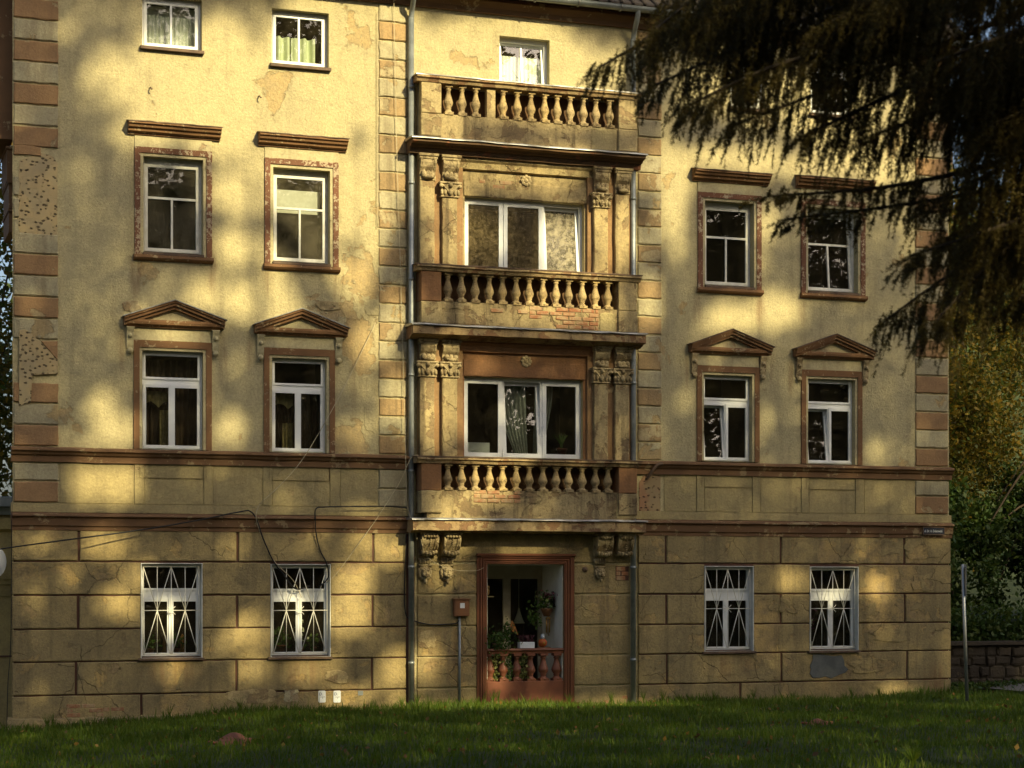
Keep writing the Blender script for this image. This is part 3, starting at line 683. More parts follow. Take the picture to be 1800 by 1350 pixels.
def balcony(zs, zrail, zbase, xs, pf=.36, pm=None, post=None):
    # zs: top of slab edge, zbase: top of the solid base, zrail: top of the handrail
    x0, x1 = BX0+.06, U(1120, pf)
    k = MB(); k.box(x0+.03, x1-.03, -pf+.03, -.10, zs-.02, zbase, .006); bc = k.build('balcony', M['bay'], HOUSE)
    k = MB(); a, b = U(724, .5), U(1139, .5)
    lip = .055 if zs > 9 else (.15 if zs > 5 else .19)
    k.sweepx([(0, zs-.03), (-.475, zs-.035), (-.48, zs-.03-lip), (-.455, zs-.04-lip), (-.36, zs-.06-lip*.9), (-.33, zs-.10-lip*.8), (-.26, zs-.11-lip*.8), (-.23, zs-.25), (0, zs-.252)], a+.03, b-.03, .005, .25); k.build('slab', M['rustslab'] if zs > 9 else M['slab'], bc)
    k = MB(); k.sweepx([(0, zs+.03), (-.50, zs), (-.515, zs-.02), (-.515, zs-.032), (0, zs-.025)], a, b, .006, .25); k.build('slab_flashing', M['zinc'], bc)
    for sd_, (q0, q1) in enumerate(((U(740, pf), U(776, pf)), (U(1087, pf), U(1120, pf)))):
        k = MB(); k.worn(q0, q1, -pf-.02, -.02, zbase-.42, zbase-.02, .01, .006); k.build('pier', M['bay'], bc)
        k = MB(); k.worn(q0+.004, q1-.004, -pf-.012, -.02, zbase-.01, zrail-.12, .01, .005); k.build('pier', pm if pm and not (sd_ and zs > 5) else M['bay'], bc)
    k = MB(); k.sweepx([(-.10, zrail), (-pf-.08, zrail-.01), (-pf-.09, zrail-.05), (-pf-.05, zrail-.075), (-pf-.03, zrail-.12), (-.10, zrail-.12)], U(733, .42), U(1127, .42), .004, .25); k.build('handrail', M['slab'], bc)
    k = MB(); k.sweepx([(-.06, zrail+.018), (-pf-.095, zrail+.006), (-pf-.095, zrail-.014), (-.06, zrail+.004)], U(731, .42), U(1129, .42), .004, .25); k.build('rail_flashing', M['rust'], bc)
    hgt = (zrail-.12)-zbase
    for x in xs:
        o = place('baluster', BM, (U(x, .27), -.27, zbase+.015), bc); o.scale = (1, 1, (hgt-.01)/.53); o.rotation_euler = (0, 0, random.uniform(-.1, .1))
    k = MB(); k.box(U(777, .04), U(1086, .04), -.05, -.002, zs+.0, zrail-.13); k.build('shade_panel', M['bayshade'], bc)  # dark strip laid over the wall, shade behind the balusters put into its colour
    if post:
        k = MB(); k.box(U(post[0], .3), U(post[1], .3), -.33, -.21, zbase, zrail-.12, .006); k.build('post', M['bay'], bc)
    return bc
xs_ = [787, 811, 835, 860, 883, 907, 930, 954, 977, 999, 1023, 1046, 1068]
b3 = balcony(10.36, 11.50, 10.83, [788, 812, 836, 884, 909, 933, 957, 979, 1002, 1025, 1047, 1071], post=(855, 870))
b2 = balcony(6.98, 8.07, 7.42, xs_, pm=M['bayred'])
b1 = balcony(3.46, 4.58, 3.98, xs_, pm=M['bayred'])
for o in b3.children:                             # stone slabs, not sheet metal, on the top and lowest rails
    if o.name.startswith('rail_flashing'): o.data.materials[0] = M['zinc']
YB = -.36+.03-.014
bricks(b2, U(930, .33), U(1052, .33), 7.02, 5, YB, lambda x, z: (x > U(985, .33)+.15*math.sin(z*40) or z > 7.15+.1*random.random()) and random.random() < .93)
bricks(b2, U(862, .33), U(928, .33), 7.26, 2, YB, lambda x, z: random.random() < .7)
bricks(b1, U(832, .33), U(915, .33), 3.76, 3, YB, lambda x, z: random.random() < .72)
for (a, b, z0, z1, par) in ((1054, 1082, 7.0, 7.34, b2), (776, 860, 7.02, 7.2, b2), (776, 830, 7.28, 7.41, b2), (1040, 1083, 10.40, 10.79, b3), (1084, 1119, 3.5, 3.95, b1)):
    k = MB(); k.worn(U(a, .33), U(b, .33), YB+.002, YB+.03, z0, z1, .006, .02, .1); k.build('render_patch', M['band'] if a > 1000 else M['bay'], par)
# bay wall behind the balconies
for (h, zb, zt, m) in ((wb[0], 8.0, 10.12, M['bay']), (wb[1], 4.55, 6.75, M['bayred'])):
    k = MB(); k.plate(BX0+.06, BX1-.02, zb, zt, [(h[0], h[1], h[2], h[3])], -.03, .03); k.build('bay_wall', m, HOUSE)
    for (a, b) in ((735, 777), (777, 813), (1032, 1080), (1080, 1112)):
        k = MB(); k.box(U(a, .08), U(b, .08), -.10, -.03, zb, zt-.02, .004); k.build('bay_strip', M['baytan'], HOUSE)
    k = MB(); k.worn(h[0]-.02, h[1]+.05, -.055, -.03, h[3]+.01, h[3]+.30, .008, .012, .12); k.build('window_lintel', m if m is M['bayred'] else M['bay'], HOUSE)
    k = MB(); zt2 = zt-.30
    k.sweepx([(-.03, zt), (-.16, zt), (-.17, zt-.05), (-.12, zt-.09), (-.10, zt-.2), (-.03, zt-.22)], U(775, .1), U(1045, .1), .003, .25); k.build('bay_frieze', m, HOUSE)
    cx = U(925, .06); cz = zt-.34; k = MB()
    k.blob((cx, -.06, cz), (.05, .04, .05), .1)
    for q in range(8): an = q*math.pi/4; k.blob((cx+.075*math.cos(an), -.06, cz+.075*math.sin(an)), (.042, .03, .042), .1, 8, 6, q)
    k.build('rosette', M['carve'], HOUSE)
bricks(HOUSE, U(842, .05), U(900, .05), 9.60, 2, -.062, lambda x, z: random.random() < .8)
def console(par, c, z1, z0, wd, pf):             # scrolled bracket: deep at the top, curling back at the foot
    k = MB(); h = z1-z0
    k.box(c-wd*.58, c+wd*.58, -pf-.06, -.08, z1-.05, z1-.001, .008); k.box(c-wd*.53, c+wd*.53, -pf-.04, -.08, z1-.10, z1-.052, .008)
    prof = [(-.08, z1-.1), (-pf-.02, z1-.10), (-pf-.03, z1-.10-h*.12), (-pf-.005, z1-.10-h*.28), (-pf+.05, z1-.1-h*.42), (-pf+.06, z1-.1-h*.55), (-pf+.02, z1-.1-h*.66), (-pf+.03, z0+.02), (-.08, z0)]
    k.sweepx(prof, c-wd*.46, c+wd*.46)
    for s_ in (-1, 1):
        k.sweepx([(a-.012 if a < -.09 else a, b) for a, b in prof[:6]], c+s_*wd*.40-.02, c+s_*wd*.40+.02)
    for q in range(3): k.blob((c+(q-1)*wd*.25, -pf-.0, z1-.10-h*.55), (wd*.16, .05, h*.14), .25, 9, 7, q+int(c*10), 4)
    k.blob((c, -pf-.03, z1-.1-h*.66), (wd*.3, .06, h*.09), .25, 10, 7, int(c*7), 4)
    return k.build('console', M['carve'], par)
def capital(par, c, z1, z0, wd, pf):
    k = MB(); h = z1-z0
    k.box(c-wd*.66, c+wd*.66, -pf-.07, -.08, z1-.035, z1, .008)
    k.sweepx([(-.08, z1-.035), (-pf-.05, z1-.035), (-pf-.02, z1-h*.5), (-pf-.012, z0+.025), (-.08, z0+.025)], c-wd*.5, c+wd*.5)
    k.box(c-wd*.56, c+wd*.56, -pf-.03, -.08, z0, z0+.025, .006)
    for s_ in (-1, 1):
        k.blob((c+s_*wd*.55, -pf-.04, z1-.075), (.045, .045, .042), .1)
        k.tube(spline([(c+s_*.02, -pf-.03, z0+.06), (c+s_*wd*.2, -pf-.05, z0+h*.45), (c+s_*wd*.5, -pf-.06, z1-.06)], 4), .016, 5)
        k.blob((c+s_*wd*.30, -pf-.03, z0+h*.36), (.035, .03, h*.25), .3, 8, 6, 3, 5); k.blob((c+s_*wd*.5, -pf-.02, z0+h*.30), (.03, .03, h*.2), .3, 8, 6, 5, 5)
    k.blob((c, -pf-.045, z0+h*.3), (.04, .035, h*.24), .3, 8, 6, 1, 5); k.blob((c, -pf-.06, z1-.06), (.04, .03, .04), .25, 8, 6, 9, 5)
    return k.build('capital', M['carve'], par)
PF = .20
def pilaster(xa, xb, z0, z1, zc0, cap=None):
    a, b = U(xa, PF), U(xb, PF); c = (a+b)/2; wd = b-a
    k = MB(); top = cap[0] if cap else zc0
    k.worn(a, b, -PF, -.08, z0, top, .012, .006, .18); pl = k.build('pilaster', M['bay'], HOUSE)
    console(pl, c+.02, z1, zc0, wd*1.16, PF)
    if cap: capital(pl, c, zc0-.002, cap[0]+.002, wd*1.12, PF)
for (xa, xb, cap) in ((738, 764, 0), (778, 804, 1), (1045, 1069, 1), (1082, 1106, 0)):
    pilaster(xa, xb, 8.0, 10.115, 9.62, (9.34, 9.62) if cap else None)
    pilaster(xa, xb, 4.55, 6.735, 6.33, (6.04, 6.33))
# ground-floor corbels and lion masks
def corbel(c, z1, z0, wd):
    k = MB(); h = z1-z0; pf = .30
    prof = []
    for t in np.linspace(0, 1, 15):
        prof.append((-.05-(pf-.05)*(.62+.38*math.cos((t-.25)*math.pi*1.15))*(1-.35*t), z1-.06-h*.95*t))
    k.sweepx([(-.03, z1-.06)]+prof+[(-.03, z1-h)], c-wd*.42, c+wd*.42)
    for s_ in (-1, 1): k.sweepx([(-.03, z1-.06)]+[(a-.018, b) for a, b in prof]+[(-.03, z1-h)], c+s_*wd*.46-.035, c+s_*wd*.46+.035)
    for s_ in (-1, 1): k.tube([(c+s_*wd*.56, -.20, z1-.62*h), (c+s_*wd*.5, -.20, z1-.62*h)], .075, 12); k.tube([(c+s_*wd*.54, -.24, z1-.25*h), (c+s_*wd*.49, -.24, z1-.25*h)], .06, 12)
    for q in range(6): k.blob((c, -.05-(pf-.05)*.9, z1-.14-h*.52*q/5), (.014, .03, .014), 0, 6, 5)
    for q in range(5): k.blob((c+(q-2)*wd*.2, -.31, z1-.07), (wd*.13, .04, .04), .25, 8, 6, q, 4)
    for q in range(5): k.blob((c+(q-2)*wd*.23, -.20-.02*(2-abs(q-2)), z0+.02-.012*(2-abs(q-2))), (wd*.14, .07, .045), .25, 8, 6, q+9, 4)
    k.box(c-wd*.62, c+wd*.62, -.34, -.03, z1-.045, z1, .008)
    return k.build('corbel', M['carve'], HOUSE)
def lion(c, z, par, s=1.0):
    k = MB(); y = -.075
    for q in range(13):
        an = R(-200+q*220/12+200*0); an = R(20+q*(320/12)-90+20)
        k.blob((c+.105*s*math.cos(an), y+.02, z+.12*s*math.sin(an)*.95), (.04*s, .04, .05*s), .35, 8, 6, q, 4)
    k.blob((c, y-.015, z), (.095*s, .07, .115*s), .05, 12, 9, 1)
    k.blob((c, y-.075, z-.055*s), (.045*s, .05, .05*s), .1, 10, 7, 2); k.blob((c, y-.10, z-.03*s), (.025*s, .03, .018*s), .05)
    k.blob((c, y-.075, z+.01), (.02*s, .035, .06*s), .05)
    for q in (-1, 1):
        k.blob((c+q*.045*s, y-.06, z+.045*s), (.038*s, .03, .015*s), .1); k.blob((c+q*.04*s, y-.058, z+.02*s), (.017*s, .02, .012*s), 0)
        k.blob((c+q*.045*s, y-.06, z-.04*s), (.032*s, .035, .035*s), .1)
    k.blob((c, y-.03, z-.15*s), (.035*s, .04, .075*s), .2, 8, 7, 4)
    k.box(c-.135*s, c+.135*s, -.10, -.03, z+.125*s, z+.16*s, .01)
    k.build('lion_mask', M['carve'], par)
for (x, yb) in ((756, 0), (795, 0), (1064, 1), (1100, 1)):
    c = U(x, .25); o = corbel(c, 3.21, 2.82, .27)
    if x != 1100:
        c2 = U(x-8, .1)
        k = MB()
        for q in range(5): k.tube([(c2+(q-2)*.05, -.05, 2.74), (c2+(q-2)*.046, -.06, 2.64)], .026, 6)
        k.build('fluted_neck', M['carve'], HOUSE)
        lion(c2, 2.47, HOUSE, .95 if x < 900 else .78)
k = MB(); k.box(U(1081), U(1104), -.034, -.028, 2.33, 2.6); hb = k.build('bare_brick_patch', M['groove'], HOUSE)
bricks(hb, U(1081), U(1104), 2.335, 3, -.042, lambda x, z: True, .2, .075, .012)
# bricks laid bare along the foot of the wall
bricks(HOUSE, U(116), U(182), -.03, 3, PB-.006, lambda x, z: z < .1+.1*math.sin(x*5) and random.random() < .85, .24, .066, .03)
bricks(HOUSE, U(180), U(228), -.02, 2, PB-.006, lambda x, z: random.random() < .7, .24, .066, .03)
bricks(HOUSE, U(1058), U(1104), .0, 2, -.035, lambda x, z: random.random() < .7, .24, .066, .02)
def ragged(x0, x1, y0, y1, y, d, m, name='render_patch', n=22, seed=0, par=None):
    cx, cz = (U(x0)+U(x1))/2, Z((x0+x1)/2, (y0+y1)/2); rx, rz = (U(x1)-U(x0))/2, (y1-y0)/2/96
    pts = []
    for i in range(n):
        an = 2*math.pi*i/n; q = 1+.35*mnoise.noise(Vector((math.cos(an)*1.7+seed*3.1, math.sin(an)*1.7, seed)))+random.uniform(-.09, .09)
        sq = 1/max(abs(math.cos(an)), abs(math.sin(an)))**.5
        pts.append((cx+rx*q*sq*math.cos(an), cz+rz*q*sq*math.sin(an)))
    k = MB(); k.prism(pts, y, y+d, .006); k.build(name, m, par or HOUSE)
ragged(640, 672, 510, 555, -.012, .012, M['wall'], seed=2); ragged(600, 645, 480, 560, -.008, .008, M['wall'], seed=5)
ragged(640, 664, 700, 760, -.010, .010, M['wall'], seed=3); ragged(556, 600, 530, 545, -.02, .02, M['bay'], seed=8)
ragged(215, 246, 528, 548, -.02, .02, M['qt'], seed=4); ragged(1422, 1484, 1148, 1192, PB-.012, .02, simple('grey_cement_patch', (.13, .135, .125), (.09, .095, .09), .9, 4, .5), 'cement_patch', seed=6)
ragged(395, 490, 1212, 1236, PB-.010, .02, M['bay'], seed=9); ragged(497, 523, 1213, 1233, PB-.012, .02, M['ring'], seed=11)
ragged(1492, 1560, 1158, 1184, PB-.014, .02, M['base'], seed=12); ragged(1600, 1640, 1010, 1040, PB-.012, .02, M['base'], seed=13)
ragged(735, 765, 1110, 1140, -.04, .02, M['bay'], seed=15)
ragged(1022, 1050, 1060, 1085, -.04, .02, M['base'], seed=16); ragged(570, 610, 1180, 1200, PB-.012, .02, M['bay'], seed=17)
ragged(1590, 1660, 945, 985, PB-.010, .02, M['base'], seed=18); ragged(1368, 1408, 1045, 1078, PB-.010, .02, M['base'], seed=19)
ragged(1530, 1590, 1100, 1130, PB-.012, .02, M['base'], seed=24)
ragged(1130, 1160, 970, 985, PB-.010, .02, M['base'], seed=26); ragged(1235, 1300, 1160, 1190, PB-.010, .02, M['base'], seed=27)
# ---- door loggia with terracotta surround
dx0, dx1 = door[0], door[1]
k = MB(); k.plate(dx0-.20, dx1+.20, -.1, 2.63+.17, [(dx0-.005, dx1+.005, -.6, 2.635)], -.055, .055); ds = k.build('doorway_surround', M['terra'], HOUSE)
for q, (o, p) in enumerate(((.14, .085), (.09, .075), (.045, .065))):
    k = MB(); k.box(dx0-.005-o, dx1+.005+o, -p, -.05, 2.64+o-.03, 2.64+o, .006); k.box(dx0-.005-o, dx0-.005-o+.03, -p, -.05, -.05, 2.64+o-.031, .005); k.box(dx1+o-.025, dx1+.005+o, -p, -.05, -.05, 2.64+o-.031, .005); k.build('moulding', M['terra'], ds)
k = MB(); k.sweepx([(-.05, 2.83), (-.11, 2.82), (-.115, 2.79), (-.05, 2.775)], dx0-.21, dx1+.21, .003); k.build('moulding', M['terra'], ds)
LD = 1.15                                         # how deep the loggia is
k = MB(); a, b, c, d = dx0-.0, dx1+.0, .235, LD
k.add([(a, c, .05), (b, c, .05), (b, d, .05), (a, d, .05), (a, c, 2.63), (b, c, 2.63), (b, d, 2.63), (a, d, 2.63)], [(0, 1, 2, 3), (4, 7, 6, 5), (0, 3, 7, 4), (1, 5, 6, 2)])
k.plate(a+.012, b-.012, .06, 2.625, [(a+.02, b-.02, .07, 2.615)], .0, .24, False); k.build('loggia', simple('loggia_white', (.78, .75, .64), (.68, .65, .55), .8, 3, .2), HOUSE)
k = MB(); hs = []
xr = [U(849, -LD), U(884, -LD), U(897, -LD), U(926, -LD), U(944, -LD)]; xe = [dx0, dx1]
hs = [(dx0+.06, xr[1], .25, 2.36), (xr[2], dx1-.09, .25, 2.36)]
k.plate(dx0, dx1, .05, 2.63, hs, LD-.02, .06, False); ld = k.build('loggia_glazing', simple('cream_door_frame', (.42, .37, .26), (.34, .30, .21), .6, 4, .1), HOUSE)
for h in hs:
    k = MB(); k.add([(h[0], LD+.01, h[2]), (h[1], LD+.01, h[2]), (h[1], LD+.01, h[3]), (h[0], LD+.01, h[3])], [(0, 1, 2, 3)]); k.build('pane', M['glassi'], ld)
room(ld, dx0, dx1, .1, 2.6, LD+.06)
k = MB(); k.box(dx0, dx1, -.035, .17, -.6, .45, .008); lp = k.build('loggia_parapet', M['terra2'], HOUSE)
BM2 = bal_mesh(M['terra2'], 1.1, 1.0)
for x in (861, 884, 908, 932, 955, 978): o = place('baluster', BM2, (U(x, -.06), .06, .465), lp); o.scale = (1, 1, .95)
k = MB(); k.sweepx([(.16, 1.06), (-.03, 1.06), (-.04, 1.03), (-.015, 1.0), (-.01, .965), (.16, .965)], dx0, dx1); k.build('handrail', M['terra2'], lp)
# ---- pipes, gutter, roof
def downpipe(x, p, z1, z0, elbow=False):
    u = U(x, p); k = MB(); pts = [(u, -p, z0), (u, -p, z1)]
    k.tube(pts, .052, 12); dp = k.build('downpipe', M['pipe'], HOUSE)
    if elbow: k = MB(); k.tube(spline([(u, -p, z1-.02), (u, -p-.05, z1+.12), (u-.02, -.36, z1+.32), (u-.02, -.42, z1+.5)], 5), .05, 10); k.build('elbow', M['pipe'], dp)
    for z in np.arange(z0+.9, z1, 1.75): k = MB(); k.tube([(u, -p, z), (u, -p, z+.05)], .062, 12); k.box(u-.015, u+.015, -p, 0, z+.01, z+.04); k.build('pipe_bracket', M['pipe'], dp)
downpipe(723, .12, 12.6, -.1, True); downpipe(1113, .12, 12.6, -.1, True)
k = MB(); g = []
for t in np.linspace(0, math.pi, 9): g.append((-.41-.085*math.cos(t), 13.12-.085*math.sin(t)))
g2 = [(y*1.0, z+.012) for y, z in reversed([(-.41-.07*math.cos(t), 13.12-.07*math.sin(t)) for t in np.linspace(0, math.pi, 9)])]
k.sweepx(g+g2, X0-.25, X1+.3); gt = k.build('gutter', M['pipe'], HOUSE)
for x in np.arange(X0, X1, .85):
    k = MB(); k.tube([(x, -.41-.095*math.cos(t), 13.115-.095*math.sin(t)) for t in np.linspace(0, math.pi, 9)], .012, 5); k.build('gutter_bracket', M['zinc'], gt)
k = MB(); k.box(X0-.1, X1+.25, -.36, 11.2, 13.10, 13.16); k.build('soffit', M['cornice'], HOUSE)
k = MB(); sl_ = math.tan(R(38))
for i in range(24):
    y0, y1 = -.40+i*.25, -.40+(i+1)*.25+.03; z0 = 13.17+sl_*(y0+.40)
    x = X0-.25
    k.sweepx([(y1, z0+sl_*.25+.02), (y0, z0+.035), (y0, z0), (y1, z0+sl_*.25-.01)], X0-.25, X1+.3)
k.add([(X0-.25, 11.4, 13.17), (X1+.3, 11.4, 13.17), (X1+.3, 5.6, 17.9), (X0-.25, 5.6, 17.9)], [(1, 0, 3, 2)])
rf = k.build('roof', M['roof'], HOUSE)
k = MB()                                          # rounded tile ribs near the eaves
for x in np.arange(X0-.2, X1+.3, .24): k.tube([(x, -.42, 13.19), (x, 1.4, 13.19+sl_*1.82)], .035, 6)
o = k.build('tile_rolls', M['roof'], rf); o['kind'] = 'stuff'
# left flank: brown timber oriel and ledges seen edge-on
k = MB(); k.box(X0-.75, X0+.05, .5, 2.0, Z(12, 240, -.5), 13.1); k.box(X0-.8, X0+.05, .42, 2.1, Z(12, 240, -.5)-.06, Z(12, 240, -.5)); k.build('side_oriel', M['cornice'], HOUSE)
for (ya, yb, o) in ((262, 318, .15), (322, 366, .12), (372, 408, .12)):
    k = MB(); k.box(X0-o+.1, X0+.1, .5, 1.6, Z(18, yb, -.5), Z(18, ya, -.5)); k.box(X0-o+.08, X0+.1, .45, 1.65, Z(18, ya, -.5), Z(18, ya, -.5)+.04); k.build('side_ledge', M['cornice'], HOUSE)

# ------------------------------------------------------------------ curtains and things in the windows
def curtain(x0, x1, z0, z1, y, m, label, waves=8, amp=.03, zt=None, taper=0.0, name='curtain'):
    k = MB(); wavy(k, x0, x1, z0, z1, y, amp, waves, None, zt, taper); return tag(k.build(name, m), label, 'curtain')
h = w3[0]; curtain(h[0]+.05, h[1]-.05, h[2]+.02, h[3]-.25, .34, M['lace'], 'white lace curtain in the top floor window at the far left', 14, .015)
k = MB(); k.box(h[0]+.05, h[1]-.05, .36, .37, h[3]-.34, h[3]-.08); tag(k.build('roller_blind', M['blind']), 'beige roller blind at the head of the far left top window', 'blind')
h = w3[1]; curtain(h[0]+.08, h[1]-.15, h[2]+.02, h[2]+.60, .40, M['green'], 'pale green pleated cafe curtain in the second top floor window', 5, .05)
h = w3[2]; curtain(h[0]+.05, h[1]-.05, h[2]+.02, h[3]-.28, .32, M['lace'], 'sheer white curtain in the top window behind the upper balcony', 12, .012)
h = w2[1]; k = MB(); k.box(h[0]+.08, h[1]-.12, .31, .32, h[3]-.75, h[3]-.33); tag(k.build('roller_blind', M['blind']), 'grey blind half lowered in the second floor window left of the pipe', 'blind')
h = w1[0]
curtain(h[0]+.06, h[0]+.5, h[2]+.75, h[2]+1.05, .34, M['ochrec'], 'short scalloped patterned valance in the leftmost pediment window', 3, .03, lambda t: .12*abs(math.sin(t*5)))
curtain(h[0]+.36, h[0]+.52, h[2]+.05, h[2]+.72, .34, M['ochrec'], 'strip of patterned curtain in the leftmost pediment window', 2, .03)
curtain(h[0]+.05, h[1]-.05, h[2]+.02, h[3]-.1, .55, M['brownc'], 'brown drape across the leftmost pediment window', 9, .05)
h = w1[1]
curtain(h[0]+.06, h[0]+.46, h[2]+.80, h[2]+1.1, .34, M['ochrec'], 'short wavy yellow valance in the pediment window behind the slack wire', 3, .03, lambda t: .1*abs(math.sin(t*4)))
curtain(h[0]+.27, h[0]+.45, h[2]+.05, h[2]+.55, .34, M['ochrec'], 'yellowed curtain panel in the pediment window behind the slack wire', 2, .03)
curtain(h[0]+.05, h[1]-.05, h[2]+.02, h[2]+1.1, .55, M['brownc'], 'brown drape in the pediment window behind the slack wire', 9, .05)
h = wb[1]; W_ = h[1]-h[0]
def drape(xt0, xt1, xb0, xb1, z0, z1, y, label):
    k = MB(); n = 40; vs = []; fs = []; L = 6
    for j in range(L+1):
        t = j/L; e = t**1.6
        for i in range(n+1):
            s_ = i/n; x = (xt0+(xt1-xt0)*s_)*(1-e)+(xb0+(xb1-xb0)*s_)*e
            vs.append((x, y+.03*math.sin(s_*40)*(1-.4*t), z1+(z0-z1)*t))
    for j in range(L):
        for i in range(n): fs.append((j*(n+1)+i, (j+1)*(n+1)+i, (j+1)*(n+1)+i+1, j*(n+1)+i+1))
    k.add(vs, fs, True); tag(k.build('curtain', M['sheer']), label, 'curtain')
drape(h[0]+W_*.33, h[0]+W_*.58, h[0]+W_*.50, h[0]+W_*.60, h[2]+.04, h[3]-.1, .40, 'grey sheer curtain swept right in the middle of the lower balcony window')
drape(h[0]+W_*.66, h[0]+W_*.82, h[0]+W_*.64, h[0]+W_*.70, h[2]+.04, h[3]-.1, .44, 'grey sheer curtain swept left behind the right pane of the lower balcony window')
k = MB(); k.box(h[0]+.14, h[0]+.58, .22, .24, h[2]+.05, h[2]+.30); tag(k.build('white_board', M['white']), 'white board leaning inside the lower balcony window', 'board')
def potplant(x, y, z, s, label, m='plant', n=60, potc='terra2', droop=0.0, hh=1.6, name='potted_plant', cat='plant'):
    t = thing(name, (x, y, z), label, cat)
    k = MB(); k.lathe([(.05*s, 0), (.075*s, .11*s), (.08*s, .11*s), (.08*s, .13*s), (.06*s, .125*s)], x, y, z, 12); k.build('pot', M[potc], t)
    P = RNG.normal(size=(n, 3))*np.array([.09*s, .06*s, .08*s])+np.array([x, y, z+.13*s+.12*s*hh*.6]); P[:, 2] = np.maximum(P[:, 2], z+.1*s)
    leaves('foliage', P, .10*s, M[m], t, .45, (0, -.2, .8-droop)); return t
def blades(name, x, y, z, n, L, m, par, spread=.5, w=.02):
    k = MB()
    for i in range(n):
        a = random.uniform(0, 6.28); q = random.uniform(.2, 1)*spread; p = [(x, y, z)]
        for t in (.35, .7, 1): p.append((x+math.cos(a)*q*L*t*t, y+math.sin(a)*q*L*t*t*.6, z+L*t*random.uniform(.9, 1.05)*(1-.2*q*t)))
        for j in range(3):
            ww = w*(1-j/3.2); w2_ = w*(1-(j+1)/3.2)
            k.add([(p[j][0]-ww, p[j][1], p[j][2]), (p[j][0]+ww, p[j][1], p[j][2]), (p[j+1][0]+w2_, p[j+1][1], p[j+1][2]), (p[j+1][0]-w2_, p[j+1][1], p[j+1][2])], [(0, 1, 2, 3)])
    return k.build(name, m, par)
px = U(988, -.25); t = thing('potted_plant', (px, .27, h[2]+.05), 'spiky potted plant on the sill of the lower balcony window', 'plant')
k = MB(); k.lathe([(.07, 0), (.10, .15), (.11, .15), (.11, .18), (.08, .17)], px, .27, h[2]+.05, 12); k.build('pot', M['terra2'], t); blades('foliage', px, .27, h[2]+.2, 14, .34, M['plant'], t, .6)
h = w0[0]
potplant(h[0]+.22, .27, h[2]+.05, .8, 'low leafy plant at the left of the first barred window'); potplant(h[1]-.4, .27, h[2]+.05, .8, 'leafy plant right of centre in the first barred window')
for (x, lab) in ((h[0]+.47, 'orange carved figurine left of the mullion in the first barred window'), (h[0]+.78, 'orange carved figurine right of the mullion in the first barred window')):
    k = MB(); k.lathe([(.05, 0), (.055, .05), (.035, .12), (.045, .2), (.03, .27), (.035, .31), (.012, .36)], x, .30, h[2]+.05, 10); tag(k.build('figurine', simple('ochre_wood', (.33, .16, .04), (.25, .11, .03), .6, 9)), lab, 'figurine')
h = w0[1]
potplant(h[0]+.25, .27, h[2]+.05, 1.2, 'leafy plant at the left of the second barred window', 'plant', 80)
t = thing('orchid', (h[0]+.60, .28, h[2]+.05), 'white flowering orchid in the middle of the second barred window', 'flower')
k = MB(); k.lathe([(.06, 0), (.08, .12), (.07, .12)], h[0]+.6, .28, h[2]+.05, 10); k.build('pot', M['terra2'], t)
P = RNG.normal(size=(45, 3))*np.array([.05, .03, .13])+np.array([h[0]+.60, .27, h[2]+.42]); leaves('blossom', P, .07, M['wpetal'], t, .8)
potplant(h[1]-.25, .27, h[2]+.05, .9, 'low green plant at the right of the second barred window')
h = w0[3]
t = thing('orchid', (h[0]+.16, .27, h[2]+.05), 'purple orchid with pale buds in the rightmost barred window', 'flower')
k = MB(); k.lathe([(.05, 0), (.07, .12), (.06, .12)], h[0]+.16, .27, h[2]+.05, 10); k.build('pot', M['white'], t)
P = RNG.normal(size=(30, 3))*np.array([.06, .03, .1])+np.array([h[0]+.18, .26, h[2]+.6]); leaves('blossom', P, .07, simple('purple_petal', (.12, .02, .09), (.08, .02, .06)), t, .8)
k = MB(); k.tube(spline([(h[0]+.16, .25, h[2]+.15), (h[0]+.12, .24, h[2]+.4), (h[0]+.2, .22, h[2]+.62)], 5), .008, 5)
for q in range(6): k.blob((h[0]+.12+.012*q, .22, h[2]+.34+.05*q), (.022, .02, .022), .1, 7, 5)
k.build('stem', M['wpetal'], t)
# loggia: plants and ornaments on the rail
def on(x, p=-.06): return U(x, p)
rz = 1.062
t = thing('planter', (on(923), .07, rz), 'white rectangular planter of heather on the terracotta rail', 'planter')
k = MB(); k.box(on(912), on(938), 0, .13, rz, rz+.115, .006); k.build('box', M['white'], t)
P = np.stack([RNG.uniform(on(912), on(938), 160), RNG.uniform(.01, .12, 160), rz+.11+RNG.uniform(0, .14, 160)], 1); leaves('heather', P, .05, M['heather'], t, .25, (0, 0, 2))
t = thing('pumpkin', (on(954), .07, rz+.015), 'orange pumpkin lantern with glass jar on top on the rail', 'pumpkin')
k = MB(); k.box(on(946), on(966), .0, .14, rz, rz+.014); k.build('tray', M['box'], t)
k = MB(); cx = on(954)
n_ = 24; vs = []; fs = []
for i in range(9):
    th = math.pi*i/8
    for q in range(n_):
        ph = 2*math.pi*q/n_; rr = .092*(1-.09*abs(math.cos(ph*4)))*math.sin(th)**.8; vs.append((cx+rr*math.cos(ph), .07+rr*math.sin(ph)*.75, rz+.015+.08-.08*math.cos(th)))
for i in range(8):
    for q in range(n_): j = (q+1) % n_; fs.append((i*n_+q, i*n_+j, (i+1)*n_+j, (i+1)*n_+q))
k.add(vs, fs, True); pk = k.build('body', simple('pumpkin_skin', (.42, .10, .015), (.33, .075, .012), .45, 9, .1), t)
k = MB(); k.blob((cx+.005, -.005, rz+.10), (.018, .008, .022), .1); k.build('face', simple('pumpkin_yellow', (.5, .3, .05)), t)
